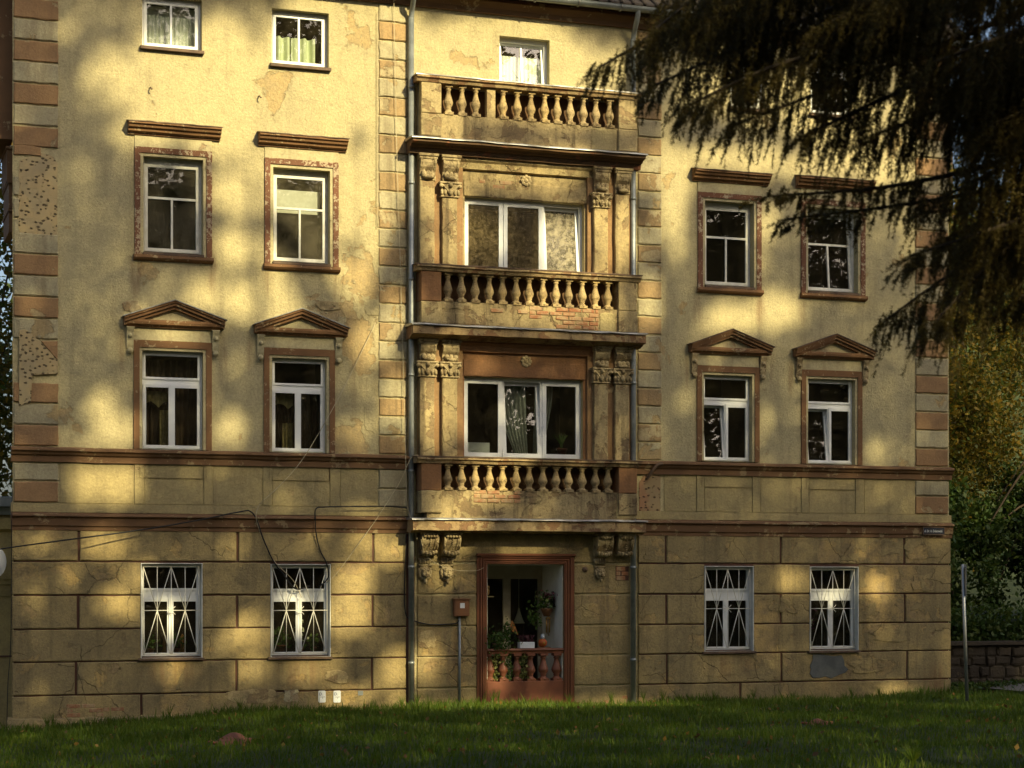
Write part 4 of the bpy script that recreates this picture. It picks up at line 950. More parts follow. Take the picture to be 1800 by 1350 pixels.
k = MB(); k.lathe([(.035, 0), (.036, .06), (.03, .075), (.034, .08), (.034, .092), (0.001, .093)], cx, .07, rz+.172, 12); k.build('jar', simple('jar_glass', (.6, .63, .65), (.5, .55, .6), .1, 8, 0, 40, .0, .8), t)
t = thing('trailing_plant', (on(868), .06, rz), 'bushy dark trailing plant on the left end of the terracotta rail', 'plant')
k = MB(); k.lathe([(.06, 0), (.09, .10), (.08, .10)], on(874), .07, rz, 12); k.build('pot', M['box'], t)
P = RNG.normal(size=(330, 3))*np.array([.14, .07, .12])+np.array([on(874), .0, rz+.12]); leaves('foliage', P, .075, M['plant'], t, .6, (0, -.3, .3))
P = RNG.normal(size=(120, 3))*np.array([.07, .05, .14])+np.array([on(890), .02, rz+.27]); leaves('foliage', P, .07, M['plant'], t, .6, (0, -.3, .5))
for (x, lab, s_) in ((868, 'variegated ivy hanging between the leftmost terracotta balusters', 1), (919, 'variegated ivy hanging between the middle terracotta balusters', 1.15), (893, 'dark ivy strand hanging behind the second terracotta baluster', .7)):
    P = np.stack([on(x)+RNG.normal(size=170)*.045, .02+RNG.normal(size=170)*.03, RNG.uniform(.48, 1.0, 170)], 1)
    o = leaves('hanging_ivy', P, .055, M['ivy'] if s_ >= 1 else M['plant'], None, .8, (0, -.6, -.6)); tag(o, lab, 'ivy')
t = thing('wall_basket', (dx1-.03, .5, 1.75), 'wall basket of pink geraniums in the white loggia', 'flower basket')
bx = U(961, -.45); k = MB(); k.lathe([(.06, -.13), (.12, 0), (.125, .02), (.10, .015)], bx, .45, 1.78, 12); k.build('basket', M['box'], t)
P = RNG.normal(size=(230, 3))*np.array([.14, .09, .09])+np.array([bx-.02, .43, 1.92]); leaves('foliage', P, .075, M['plant'], t, .7, (0, -.3, .2))
P = RNG.normal(size=(60, 3))*np.array([.10, .07, .05])+np.array([bx+.0, .40, 2.04]); leaves('blossom', P, .055, M['pink'], t, .9, (0, -.5, .5))
P = RNG.normal(size=(90, 3))*np.array([.07, .05, .08])+np.array([bx-.25, .42, 1.62]); leaves('foliage', P, .07, M['plant'], t, .7, (0, -.3, -.3))
k = MB(); k.tube([(bx, .45, 1.78), (dx1-.01, .45, 1.90)], .012, 5); k.box(dx1-.03, dx1-.004, .43, .47, 1.82, 2.02); k.build('bracket', M['black'], t)
t = thing('wind_chime', (bx+.02, .42, 1.3), 'brass wind chime hanging below the flower basket', 'wind chime')
brass = simple('aged_brass', (.42, .27, .09), (.33, .2, .06), .35, 8, .05, 30, .8)
k = MB(); k.lathe([(.055, 0), (.055, .02), (.01, .05)], bx+.02, .42, 1.60, 10); k.build('cap', brass, t)
for q in range(4): k = MB(); k.tube([(bx-.02+.026*q, .42+.02*(q % 2), 1.60), (bx-.02+.026*q, .42+.02*(q % 2), 1.34-.03*(q % 3))], .010, 6); k.build('rod', brass, t)
k = MB(); lx = U(912, -1.35); k.lathe([(.012, .30), (.03, .22), (.09, .05), (.12, 0), (.115, .0)], lx, 1.35, 1.50, 14); k.tube([(lx, 1.35, 1.8), (lx, 1.35, 2.6)], .006, 5)
tag(k.build('lamp_shade', simple('cream_shade', (.6, .55, .38), (.5, .45, .3), .7, 3)), 'cream cone lampshade hanging behind the loggia glass', 'lamp')
t = thing('butterfly_ornament', (U(905, -.3), .3, 1.45), 'orange butterfly ornament on a stick above the planter', 'ornament')
k = MB(); bx2 = U(905, -.3)
k.prism([(bx2-.10, 1.42), (bx2+.0, 1.34), (bx2+.07, 1.30), (bx2+.03, 1.42), (bx2-.03, 1.56), (bx2-.07, 1.58)], .30, .304, 0, True); k.build('wing', simple('butterfly_orange', (.50, .19, .03), (.12, .05, .02), .6, 16), t)
k = MB(); k.tube([(bx2, .31, 1.40), (bx2+.01, .2, 1.06)], .005, 4); k.build('stick', M['black'], t)
k = MB(); k.box(dx0+.0, dx0+.22, .22, .40, 2.02, 2.035); tag(k.build('shelf', M['ochrec']), 'small shelf in the upper left corner of the loggia', 'shelf')
k = MB(); k.blob((dx0+.1, .3, 2.12), (.06, .05, .08), .25, 10, 8, 3, 3); k.blob((dx0+.12, .28, 2.20), (.035, .03, .035), .1); tag(k.build('figurine', simple('figurine_gold', (.36, .22, .06), (.2, .12, .04), .5, 12)), 'small golden figurine on the loggia shelf', 'figurine')

# ------------------------------------------------------------------ things fixed to the wall
t = thing('meter_box', (U(812, .1), -.06, 1.6), 'small brown electric box with white label beside the doorway', 'meter box')
k = MB(); k.box(U(798, .1), U(824, .1), -.14, -.03, Z(810, 1083, .1), Z(810, 1054, .1), .008); k.build('box', M['box'], t)
k = MB(); k.box(U(796, .1), U(826, .1), -.16, -.03, Z(810, 1054, .1), Z(810, 1054, .1)+.02, .004); k.build('lid', M['box'], t)
k = MB(); k.box(U(809, .145), U(817, .145), -.144, -.1405, Z(812, 1069, .145), Z(812, 1060, .145)); k.build('label_plate', M['white'], t)
k = MB(); q = U(808, .06); k.tube([(q, -.06, Z(808, 1083, .06)), (q, -.06, -.05)], .024, 8); k.build('conduit', M['pipe'], t)
def text(par, s_, size, loc, m, name='lettering', ext=.0015, wscale=1.0):
    cu = bpy.data.curves.new(name, 'FONT'); cu.body = s_; cu.size = size; cu.extrude = ext; cu.resolution_u = 2
    o = bpy.data.objects.new(name, cu); COL.objects.link(o); dg = bpy.context.evaluated_depsgraph_get()
    me = bpy.data.meshes.new_from_object(o.evaluated_get(dg)); bpy.data.objects.remove(o); me.materials.clear(); me.materials.append(m)
    q = place(name, me, loc, par); q.rotation_euler = (R(90), 0, 0); q.scale = (wscale, 1, 1); return q
t = thing('street_sign', (U(1642, .1), -.09, 3.25), 'dark street name plate under the cornice at the right corner', 'street sign')
a, b, z0, z1 = U(1622, .1), U(1659, .1), 3.26, 3.40
k = MB(); k.box(a, b, -.122, -.10, z0, z1, .004); k.build('plate', M['signblue'], t)
k = MB(); k.plate(a-.012, b+.012, z0-.012, z1+.012, [(a+.004, b-.004, z0+.004, z1-.004)], -.128, .03); k.build('frame', M['rust'], t)
text(t, 'ul. Dr. A. Dobrowski', .072, (a+.022, -.124, z0+.042), M['white'], wscale=(b-a-.04)/.66)
def plate(x, lab):
    a, b, z0, z1 = U(x-6.4, .06), U(x+6.4, .06), Z(x, 1235, .06), Z(x, 1214, .06)
    t = thing('info_plate', ((a+b)/2, -.06, z0), lab, 'plate', 'white gas plates at the foot of the wall'); c = .016
    k = MB(); k.prism([(a+c, z0), (b-c, z0), (b, z0+c), (b, z1-c), (b-c, z1), (a+c, z1), (a, z1-c), (a, z0+c)], -.066, -.045); k.build('panel', M['white'], t)
    text(t, 'D.', .075, (a+.012, -.0675, z1-.085), M['ink'])
    k = MB(); k.box(a+.03, b-.012, -.0675, -.066, z0+.098, z0+.104); k.box((a+b)/2+.008, (a+b)/2+.013, -.0675, -.066, z0+.07, z0+.0975); k.build('mark', M['black'], t)
plate(566, 'left one of two white plates marked D near the grass'); plate(592.5, 'right one of two white plates marked D near the grass')
k = MB(); k.plate(U(628), U(637), Z(632, 1222), Z(632, 1214), [], PB-.008, .01); 
tag(k.build('vent_cover', M['pipe']), 'small grey vent cover right of the white plates', 'vent')
k = MB(); k.box(U(1276), U(1286), PB-.003, PB+.02, Z(1280, 1172), Z(1280, 1162)); tag(k.build('vent_hole', M['black']), 'square black vent hole under the third barred window', 'vent')
k = MB(); c_ = U(1027); zc = Z(1027, 1001)
for r, p in ((.055, -.05), (.035, -.06), (.018, -.075)): k.tube([(c_, -.02, zc), (c_, p, zc)], r, 14)
tag(k.build('door_bell', M['rust']), 'round dark boss on the wall right of the doorway', 'fitting')
def hook(x, y, lab):
    u, z = U(x), Z(x, y); k = MB(); k.tube([(u, 0, z+.03), (u, -.08, z+.02), (u+.01, -.09, z-.02), (u+.03, -.10, z-.01)], .012, 5); tag(k.build('wall_hook', M['rust']), lab, 'hook')
hook(264, 157, 'rusty hook below the leftmost top window'); hook(455, 172, 'rusty hook beside the second top window')
# cables
def cable(pts, r, m, lab, n=6, sub=7, name='cable'):
    P = [(U(x, p), -p, Z(x, y, p)) for x, y, p in pts]; k = MB(); k.tube(spline(P, sub), r, n); return tag(k.build(name, M[m]), lab, 'cable')
cable([(-60, 975, .7), (0, 965, .62), (110, 950, .45), (230, 934, .25), (330, 918, .2), (420, 900, .17), (440, 899, .16), (452, 915, .12), (462, 945, .10), (480, 985, .08), (500, 1012, .06), (520, 1035, .0), (545, 1030, -.05)], .013, 'black', 'thick black cable running in from the left and down to the second barred window')
cable([(716, 893, .16), (690, 890, .16), (640, 890, .16), (575, 891, .16), (556, 894, .16), (554, 912, .16), (556, 940, .12), (563, 968, .08), (574, 990, .08), (577, 1015, .06), (560, 1032, .0)], .012, 'black', 'black cable looping along the cornice and down into the second barred window')
cable([(692, -20, .10), (694, 100, .08), (698, 285, .08), (704, 480, .08), (709, 650, .08), (713, 800, .16), (715, 880, .16), (720, 905, .2), (733, 948, .25)], .006, 'palewire', 'thin pale wire hanging straight down beside the left downpipe')
cable([(660, 568, .02), (600, 690, .16), (540, 795, .2), (500, 845, .2), (456, 886, .1)], .006, 'palewire', 'slack pale wire crossing the second pediment window')
cable([(456, 886, .1), (450, 905, .16), (455, 930, .10), (470, 965, .08), (485, 990, .06), (515, 1020, .0), (530, 1050, -.02)], .006, 'palewire', 'pale wire drooping from the cornice to the second barred window')
cable([(735, 800, .2), (722, 806, .2), (704, 845, .18), (690, 868, .17), (660, 915, .17), (620, 970, .1), (590, 1010, .06), (574, 1024, .0)], .006, 'palewire', 'pale wire slanting from the lower balcony to the second barred window')
cable([(714, 940, .1), (712, 1000, .08), (711, 1060, .08), (716, 1085, .1), (730, 1092, .06), (760, 1098, .06), (800, 1096, .06), (806, 1090, .06)], .011, 'black', 'black cable from the left downpipe across to the brown electric box')
cable([(664, 20, .05), (664, 200, .05), (664, 400, .05)], .006, 'palewire', 'thin wire along the edge of the quoins beside the left downpipe')
cable([(740, 948, .3), (748, 975, .2), (770, 992, .18), (800, 1002, .1), (836, 1003, .09), (850, 998, .08)], .005, 'palewire', 'thin wire strung past the lion masks to the doorway')
cable([(22, 860, .05), (21, 905, .18), (20, 1000, .07), (19, 1130, .07), (14, 1200, .1), (12, 1285, .1)], .007, 'black', 'thin black wire down the left corner of the house')
cable([(1164, 815, .16), (1155, 818, .16), (1144, 832, .1), (1138, 842, .05)], .03, 'rust', 'short rusty pipe stub bent under the string course', name='pipe_stub')

# ------------------------------------------------------------------ neighbour on the left, garden wall and pole on the right
nb = thing('yellow_outbuilding', (0, 1.2, -.4), 'yellow rendered outbuilding with grey flat roof at the left edge', 'building')
ny = .9; k = MB(); zt = Z(10, 905, -ny)
k.box(-9, X0+.1, ny, 7, -.7, zt); k.build('wall', M['ntwall'], nb)
k = MB(); k.sweepx([(ny, zt+.32), (ny-.25, zt+.30), (ny-.25, zt+.14), (ny-.10, zt+.12), (ny-.08, zt), (ny, zt)], -9, X0+.1); k.build('fascia', M['pipe'], nb)
k = MB(); k.sweepx([(ny, zt-.05), (ny-.12, zt-.06), (ny-.10, zt-.25), (ny, zt-.3)], -9, X0+.1); k.build('cornice', M['ntwall'], nb)
for y in (1015, 1024, 1045, 1152): k = MB(); z = Z(10, y, -ny); k.box(-9, X0+.1, ny-.02, ny, z-.03, z+.0); k.build('band', M['ntwall'] if y < 1100 else M['groove'], nb)
t = thing('satellite_dish', (U(-12, -.3), .3, Z(0, 1010, -.3)), 'white satellite dish at the left edge in front of the outbuilding', 'satellite dish')
k = MB(); c0 = Vector((U(-14, -.3), .25, Z(0, 988, -.3))); vs = []; fs = []; NR, NA = 5, 28
for i in range(NR+1):
    for q in range(NA): r = .29*i/NR; an = 2*math.pi*q/NA; vs.append((c0.x+r*math.cos(an)*.82, c0.y-.06+.7*r*r, c0.z+r*math.sin(an)))
for i in range(NR):
    for q in range(NA): j = (q+1) % NA; fs.append((i*NA+q, i*NA+j, (i+1)*NA+j, (i+1)*NA+q))
k.add(vs, fs, True); k.build('reflector', M['white'], t)
k = MB(); k.tube([c0+Vector((0, -.05, -.28)), c0+Vector((0, -.4, -.1))], .012, 6); k.blob(c0+Vector((0, -.42, -.09)), (.03, .05, .03), .0); k.build('feed_arm', M['pole'], t)
k = MB(); k.tube([c0+Vector((0, .0, 0)), c0+Vector((0, .3, 0)), c0+Vector((0, .3, -.4)), c0+Vector((0, .7, -.4))], .025, 8); k.build('mount', M['pole'], t)

gw = thing('garden_wall', (26, 2.9, 0), 'dark rubble garden wall with a flat coping right of the house', 'wall')
wy = 2.6; zt = Z(1735, 1128, -wy)
k = MB(); k.box(X1-.2, 36, wy+.06, wy+.5, -.6, zt-.08); k.build('core', M['soil'], gw)
k = MB(); k.sweepx([(wy+.6, zt), (wy-.05, zt), (wy-.06, zt-.07), (wy+.6, zt-.08)], X1-.2, 36, .008, .4); k.build('coping', M['stone'], gw)
z = -.15
while z < zt-.12:
    hh_ = random.uniform(.16, .27); x = X1-.1+random.uniform(0, .2)
    if z+hh_ > zt-.10: hh_ = zt-.09-z
    while x < 27.5:
        ww_ = random.uniform(.2, .5); k = MB()
        k.worn(x+.014, x+ww_-.014, wy+random.uniform(-.03, .03), wy+.07, z+.014+random.uniform(-.02, .02), z+hh_-.012+random.uniform(-.03, .02), .03, .035, .1); k.build('stone', M['stone'], gw); x += ww_
    z += hh_
t = thing('signpost', tuple(C(1700, 1228, 34.2)), 'grey metal signpost with its sign plate seen edge-on', 'signpost')
b0 = C(1700, 1232, 34.6); b1_ = C(1692, 992, 34.6)
k = MB(); k.tube([b0, b1_], .031, 10); k.build('pole', M['pole'], t)
d_ = (cam.location-b1_); d_.z = 0; d_.normalize(); sd = Vector((-d_.y, d_.x, 0))
k = MB(); c1 = b1_+sd*(-.0)
vv = []
sv = Vector((math.cos(R(20)), math.sin(R(20)), 0)); sv = (d_*.99+sd*.03).normalized()   # plate almost in line with the viewer
nv = Vector((-sv.y, sv.x, 0)); off = nv*(.055 if nv.dot(sd) > 0 else -.055)
for (s_, zz) in ((-.25, 0), (.25, 0), (.25, -.56), (-.25, -.56)):
    for e in (-.006, .006): vv.append(b1_+off+sv*s_+nv*e+Vector((0, 0, zz)))
k.add(vv, [(0, 2, 4, 6), (7, 5, 3, 1), (0, 1, 3, 2), (2, 3, 5, 4), (4, 5, 7, 6), (6, 7, 1, 0)]); k.build('sign_plate', M['pole'], t)
for zz in (-.05, -.5): k = MB(); k.tube([b1_+Vector((0, 0, zz)), b1_+off+Vector((0, 0, zz))], .02, 6); k.build('clamp', M['pole'], t)

# mounds, tuft
def mound(x, y, d, w_, h_, lab, seed):
    c = C(x, y, d); zg = float(gz(c.x, c.y)); k = MB()
    k.lathe([(w_*1.25, -.03), (w_*1.05, h_*.12), (w_*.72, h_*.42), (w_*.42, h_*.74), (w_*.16, h_*.96), (.01, h_)], c.x, c.y, zg, 18)
    for i in range(len(k.v)):
        v = Vector(k.v[i]); k.v[i] = tuple(v+Vector((1, .5, .6))*mnoise.noise(v*9)*w_*.16)
    k.blob((c.x+w_*.8, c.y-.05, zg), (w_*.6, w_*.5, h_*.4), .2, 12, 9, seed+3, 2.5)
    for q in range(26): a = random.uniform(0, 6.3); r = random.uniform(.9, 1.4)*w_; k.blob((c.x+r*math.cos(a), c.y+r*math.sin(a)*.7, zg+.015), (.025, .025, .018), .3, 6, 5, q)
    tag(k.build('soil_mound', M['mound']), lab, 'mound', 'red earth mounds in the grass')
mound(412, 1302, 27.5, .27, .16, 'peaked red earth mound in the grass below the second barred window', 1)
mound(1436, 1272, 30.0, .19, .08, 'low red earth mound in the grass at the right', 5)

# ------------------------------------------------------------------ where the sun gets through (photo places -> facade metres)
SP = [ # x, y, rx, ry, strength
 (430,150,250,120,1),(330,110,90,80,.9),(620,110,140,180,1),(560,300,150,70,.85),(640,330,70,140,.95),(160,40,70,50,.45),(300,240,120,40,.8),
 (900,110,190,110,1),(1060,110,80,60,.6),(820,160,120,60,1),(960,215,200,40,.95),(740,210,60,150,.9),
 (420,340,60,45,.8),(440,440,75,45,.85),(560,420,60,50,.6),(330,330,60,30,.4),(290,480,40,40,.35),(350,520,70,35,.6),(455,530,65,48,1.2),(620,480,50,70,.8),(600,330,60,60,.8),(655,600,38,50,1.1),(690,560,30,60,.8),
 (300,590,60,18,.8),(520,590,50,18,.5),(620,650,40,40,.4),(405,750,36,34,.7),(415,640,20,40,.45),(180,705,42,40,.65),(205,760,45,35,.7),(690,680,28,110,.65),(630,760,40,40,.5),(255,560,40,30,.4),
 (755,330,50,100,.95),(800,400,45,110,.9),(850,420,55,60,.6),(900,310,130,25,.95),(760,450,40,40,.8),(1000,420,60,60,.9),(1075,410,60,90,.8),(1095,330,40,60,.5),(980,300,90,22,.8),(930,370,50,30,.35),
 (990,510,95,35,.85),(980,555,110,30,1.1),(850,540,60,25,.5),(900,580,200,14,.8),(800,490,40,20,.3),(1140,350,40,120,.45),(1140,520,35,90,.45),
 (760,660,45,60,.8),(745,740,50,70,.95),(800,720,35,80,.6),(840,640,60,25,.5),(860,780,60,20,.35),(1060,730,40,40,.25),(925,622,14,14,.8),
 (830,885,70,34,1.2),(870,838,60,32,.9),(800,835,40,26,.6),(970,850,70,22,.45),(770,905,60,25,.8),(900,925,120,12,.7),
 (1185,330,42,110,.9),(1190,440,40,80,.5),(1280,280,90,30,.9),(1400,290,160,34,.95),(1560,290,90,60,.9),(1270,340,70,20,.4),(1345,410,34,90,.55),(1290,560,80,34,.85),(1365,545,70,40,.7),(1570,400,60,80,.6),(1600,210,80,120,.6),(1440,200,200,90,.75),(1250,150,110,90,.6),(1560,560,40,60,.4),
 (1300,740,24,60,.0),(1360,740,40,40,.4),(1540,790,40,40,.55),(1370,880,40,30,.35),(1470,860,30,30,.2),(1595,880,30,30,.35),
 (145,850,34,44,.9),(212,850,46,46,.95),(490,880,50,22,.6),(60,830,40,30,.45),(470,825,60,16,.4),(640,905,70,18,.7),(560,925,60,14,.4),
 (185,958,55,34,.6),(235,1008,42,36,.75),(215,1062,45,34,.75),(60,1060,50,30,.5),(60,960,50,30,.45),(620,1022,52,46,1.1),(610,1078,55,50,1.1),(685,965,42,34,1.15),(655,960,60,40,.7),(560,955,50,24,.5),(405,960,50,26,.5),(385,1060,34,40,.6),(440,1110,60,42,.75),(385,1140,40,30,.5),(440,1180,50,24,.7),(540,1180,60,30,.6),(692,1180,36,48,1.1),(745,1172,40,42,1.0),(705,1235,60,20,.7),(310,1180,60,24,.5),(300,1080,40,40,.8),(530,1080,44,60,.8),
 (755,955,50,36,1.0),(800,952,40,36,.9),(920,970,90,18,.75),(770,1010,50,24,.5),(846,1090,12,60,.4),(868,1205,24,34,.7),(895,1130,10,40,.3),(620,1225,120,20,.55),(500,1225,90,18,.4),(100,1010,50,40,.3),
 (1395,1028,52,26,.75),(1535,1035,60,34,.8),(1465,1046,44,14,1.2),(1535,965,60,24,.4),(1440,1235,60,20,.4),(1580,1220,60,24,.6),(1660,1170,16,80,.6),(1100,905,60,30,.2),(1640,960,30,40,.45),(1300,1190,120,26,.25),(1665,1110,14,50,.5)]
SPu = np.array([(U(x), Z(x, y), rx/(112 if y > 600 else 97), ry/(112 if y > 600 else 97), s_) for x, y, rx, ry, s_ in SP])
GN = np.array([[mnoise.noise(Vector((a*.12*1.15, b*.12*1.15, 4.4)))*.75+mnoise.noise(Vector((a*.12*2.9, b*.12*2.9, 9.1)))*.65 for b in range(360)] for a in range(560)])
def light(u, z):
    d2 = ((u[:, None]-SPu[None, :, 0])/SPu[None, :, 2])**2+((z[:, None]-SPu[None, :, 1])/SPu[None, :, 3])**2
    L = (SPu[None, :, 4]*np.exp(-d2*d2*.9)).max(1)
    gi = np.clip(((u+24)/.12).astype(int), 0, GN.shape[0]-1); gj = np.clip(((z+23)/.12).astype(int), 0, GN.shape[1]-1); nz = GN[gi, gj]
    t = np.clip((L+.58*nz-.25)/.46, 0, 1); L = np.where(L > .06, t*t*(3-2*t)*np.clip(.35+.9*L, 0, 1), L)
    L = np.where(z < -.5, np.clip(.17+.8*nz, 0, .34), L)
    L = np.maximum(L, np.where(z > 13.0, .5, 0)*np.where(u < 22, 1, 0))
    L = np.maximum(L, np.where((u > 21.8) & (z > 7.5), .40, 0))                 # the golden wood right of the house
    L = np.maximum(L, np.where((u < 2.4) & (z > 3.5), .5, 0))
    # the lawn: only a strip at the foot of the wall in the middle and a few flecks (ground metres in front of the wall)
    q = -z/.614*1.0
    strip = np.exp(-((u-12.0)/3.2)**4)*np.exp(-((q-.6)/.9)**4)*.95
    strip2 = np.exp(-((u-17.6)/1.2)**2)*np.exp(-((q-.5)/.6)**2)*.5
    L = np.where(z < 0, np.maximum(np.maximum(strip, strip2), L), L)
    g1 = C(1590, 1345, 21.5); qq = -g1.y; uu = g1.x-.364*qq
    L = np.maximum(L, .8*np.exp(-((u-uu)/.5)**2-((z+.614*qq)/.4)**2))
    return np.clip(L, 0, 1)
# park trees behind the viewer: their gaps let those flecks of sun through
def park():
    n = 620000
    u = RNG.uniform(-22, 40, n); z = RNG.uniform(-21, 18, n)
    L = light(u, z)
    th = np.clip(1-L*1.08, 0, 1)**1.9
    keep = RNG.uniform(0, 1, n) < np.where(u < 1.5, .45, th*(.75+.25*(z < 4)))
    u, z = u[keep], z[keep]; n = len(u)
    T = 47+RNG.normal(0, 2.2, n)
    s_ = np.array(TOSUN); P = np.stack([u, np.zeros(n), z], 1)+T[:, None]*s_[None, :]
    trunks = [4, 13, 21, 29, 38, 47]; ysun = -47*.814
    ids = np.argmin(np.abs(P[:, 0][:, None]+1.5*np.sin(P[:, 2]*.5)[:, None]-np.array(trunks)[None, :]), 1)
    for i, x in enumerate(trunks):
        y = ysun+random.uniform(-2, 1) if i else ysun-1.5
        t = thing('park_tree', (x, y, -.2), 'tall broadleaf tree of the shady park facing the house', 'tree', 'tall park trees facing the house')
        k = MB(); k.tube(spline([(x, y, -.4), (x+.3, y-.2, 6), (x-.2, y, 14), (x+.3, y+.3, 24), (x, y, 34)], 5), .48, 10, .15)
        for q in range(10):
            z_ = 9+q*2.4; a = random.uniform(0, 6.28); L_ = random.uniform(2.5, 4.5); zt_ = z_+random.uniform(1, 3)
            k.tube(spline([(x, y, z_), (x+math.cos(a)*L_*.5, y+math.sin(a)*L_*.3, z_+.8), (x+math.cos(a)*L_, y+math.sin(a)*L_*.5, zt_)], 4), .07, 6, .3)
        k.build('trunk', M['bark'], t)
        leaves('crown', P[ids == i], .29, M['park'], t, .62)
park()
n_ = 100000; P = np.stack([RNG.uniform(-40, 80, n_), -54-np.abs(RNG.normal(0, 2.5, n_)), RNG.uniform(0, 1, n_)**.85*21-.5], 1)  # unseen leaf mass, added to darken the panes and the lower wall
tag(leaves('unseen_leaf_screen', P, .85, M['hedge'], None, .7), 'added screen of dark leaves out of view that darkens the window reflections', 'unseen_leaf_screen', None, 'stuff')

# ------------------------------------------------------------------ background trees
def tree(name, x, y, z0, H, crown, n, size, m, label, group=None, cl=40, lean=0.0, trunk=.18):
    t = thing(name, (x, y, z0), label, 'tree', group)
    k = MB(); k.tube(spline([(x, y, z0-.3), (x+lean*.3, y, z0+H*.35), (x+lean*.8, y, z0+H*.7), (x+lean, y, z0+H*.95)], 5), trunk, 8, .2)
    cx, cy, cz, rx, ry, rz = crown
    C_ = rvec(cl)*RNG.uniform(.25, 1, (cl, 1))**.5*np.array([rx, ry, rz])+np.array([cx, cy, cz])
    for c in C_[:16]:
        zz = z0+H*random.uniform(.25, .7); k.tube(spline([(x+lean*.5, y, zz), ((x+c[0])/2, (y+c[1])/2, (zz+c[2])/2+.3), tuple(c)], 4), trunk*.28, 5, .3)
    k.build('trunk', M['bark'], t)
    ids = RNG.integers(0, cl, n); P = C_[ids]+RNG.normal(size=(n, 3))*np.array([rx, ry, rz])*.115
    leaves('crown', P, size, m, t, .55); return t
tree('autumn_tree', 25.5, 9, 1.5, 10, (25.0, 8, 7.0, 2.9, 2.2, 4.3), 30000, .13, M['autumn'], 'golden autumn tree close behind the right corner of the house', None, 44)
tree('autumn_tree', 29.5, 13, 2, 14, (29, 12, 9.0, 4.0, 3, 5.5), 32000, .14, M['autumn'], 'yellowing tree at the right edge behind the dark spruce', None, 60)
tree('dark_tree', 24.8, 6.5, 1.2, 9, (24.4, 6.2, 2.9, 1.9, 1.4, 1.9), 15000, .15, M['hedge'], 'dark green leafy tree beside the lower right corner of the house', None, 40)
tree('dark_tree', 28.6, 6.5, 1.2, 7, (27.6, 6.5, 3.0, 2.0, 1.4, 2.0), 15000, .15, M['hedge'], 'dark green leafy tree above the garden wall at the right edge', None, 40)
tree('dark_tree', 23.4, 18, 2, 17, (27, 18, 9, 6.5, 2.5, 7.5), 46000, .22, M['hedge'], 'tall dark tree filling the background right of the house', None, 80)
tree('dark_tree', 27, 22, 2, 24, (28, 22, 17, 7, 3, 6.5), 42000, .30, M['hedge'], 'tallest dark tree with sky showing through at the upper right', None, 60)
P = np.stack([RNG.uniform(X1+.1, 31, 9000), 3.4+np.abs(RNG.normal(0, .5, 9000)), zt+RNG.uniform(-.1, 1.0, 9000)**1.0*RNG.uniform(.2, 1, 9000)], 1)
tag(leaves('undergrowth', P, .13, M['hedge'], None, .6), 'dark leafy undergrowth along the top of the garden wall', 'undergrowth', None, 'stuff')
P = np.stack([RNG.uniform(X1+.05, 25.5, 1200), wy-.1-np.abs(RNG.normal(0, .35, 1200)), np.zeros(1200)], 1); P[:, 2] = gz(P[:, 0], np.minimum(P[:, 1], 0))+RNG.uniform(0, .14, 1200)+.02
tag(leaves('fallen_leaves', P, .10, M['hedge'], None, .6), 'fallen leaves and weeds at the foot of the garden wall', 'leaves', None, 'stuff')
tree('left_tree', 3.0, 14, -.4, 12, (2.6, 13.5, 7.5, 2.2, 2.2, 5.6), 13000, .19, M['autumn'], 'yellow green tree behind the left corner of the house', None, 60)
tree('left_tree', 2.6, 20, -.4, 16, (2.8, 20, 6, 4, 3, 6), 9000, .22, M['hedge'], 'dark tree behind the outbuilding at the left edge', None, 50)

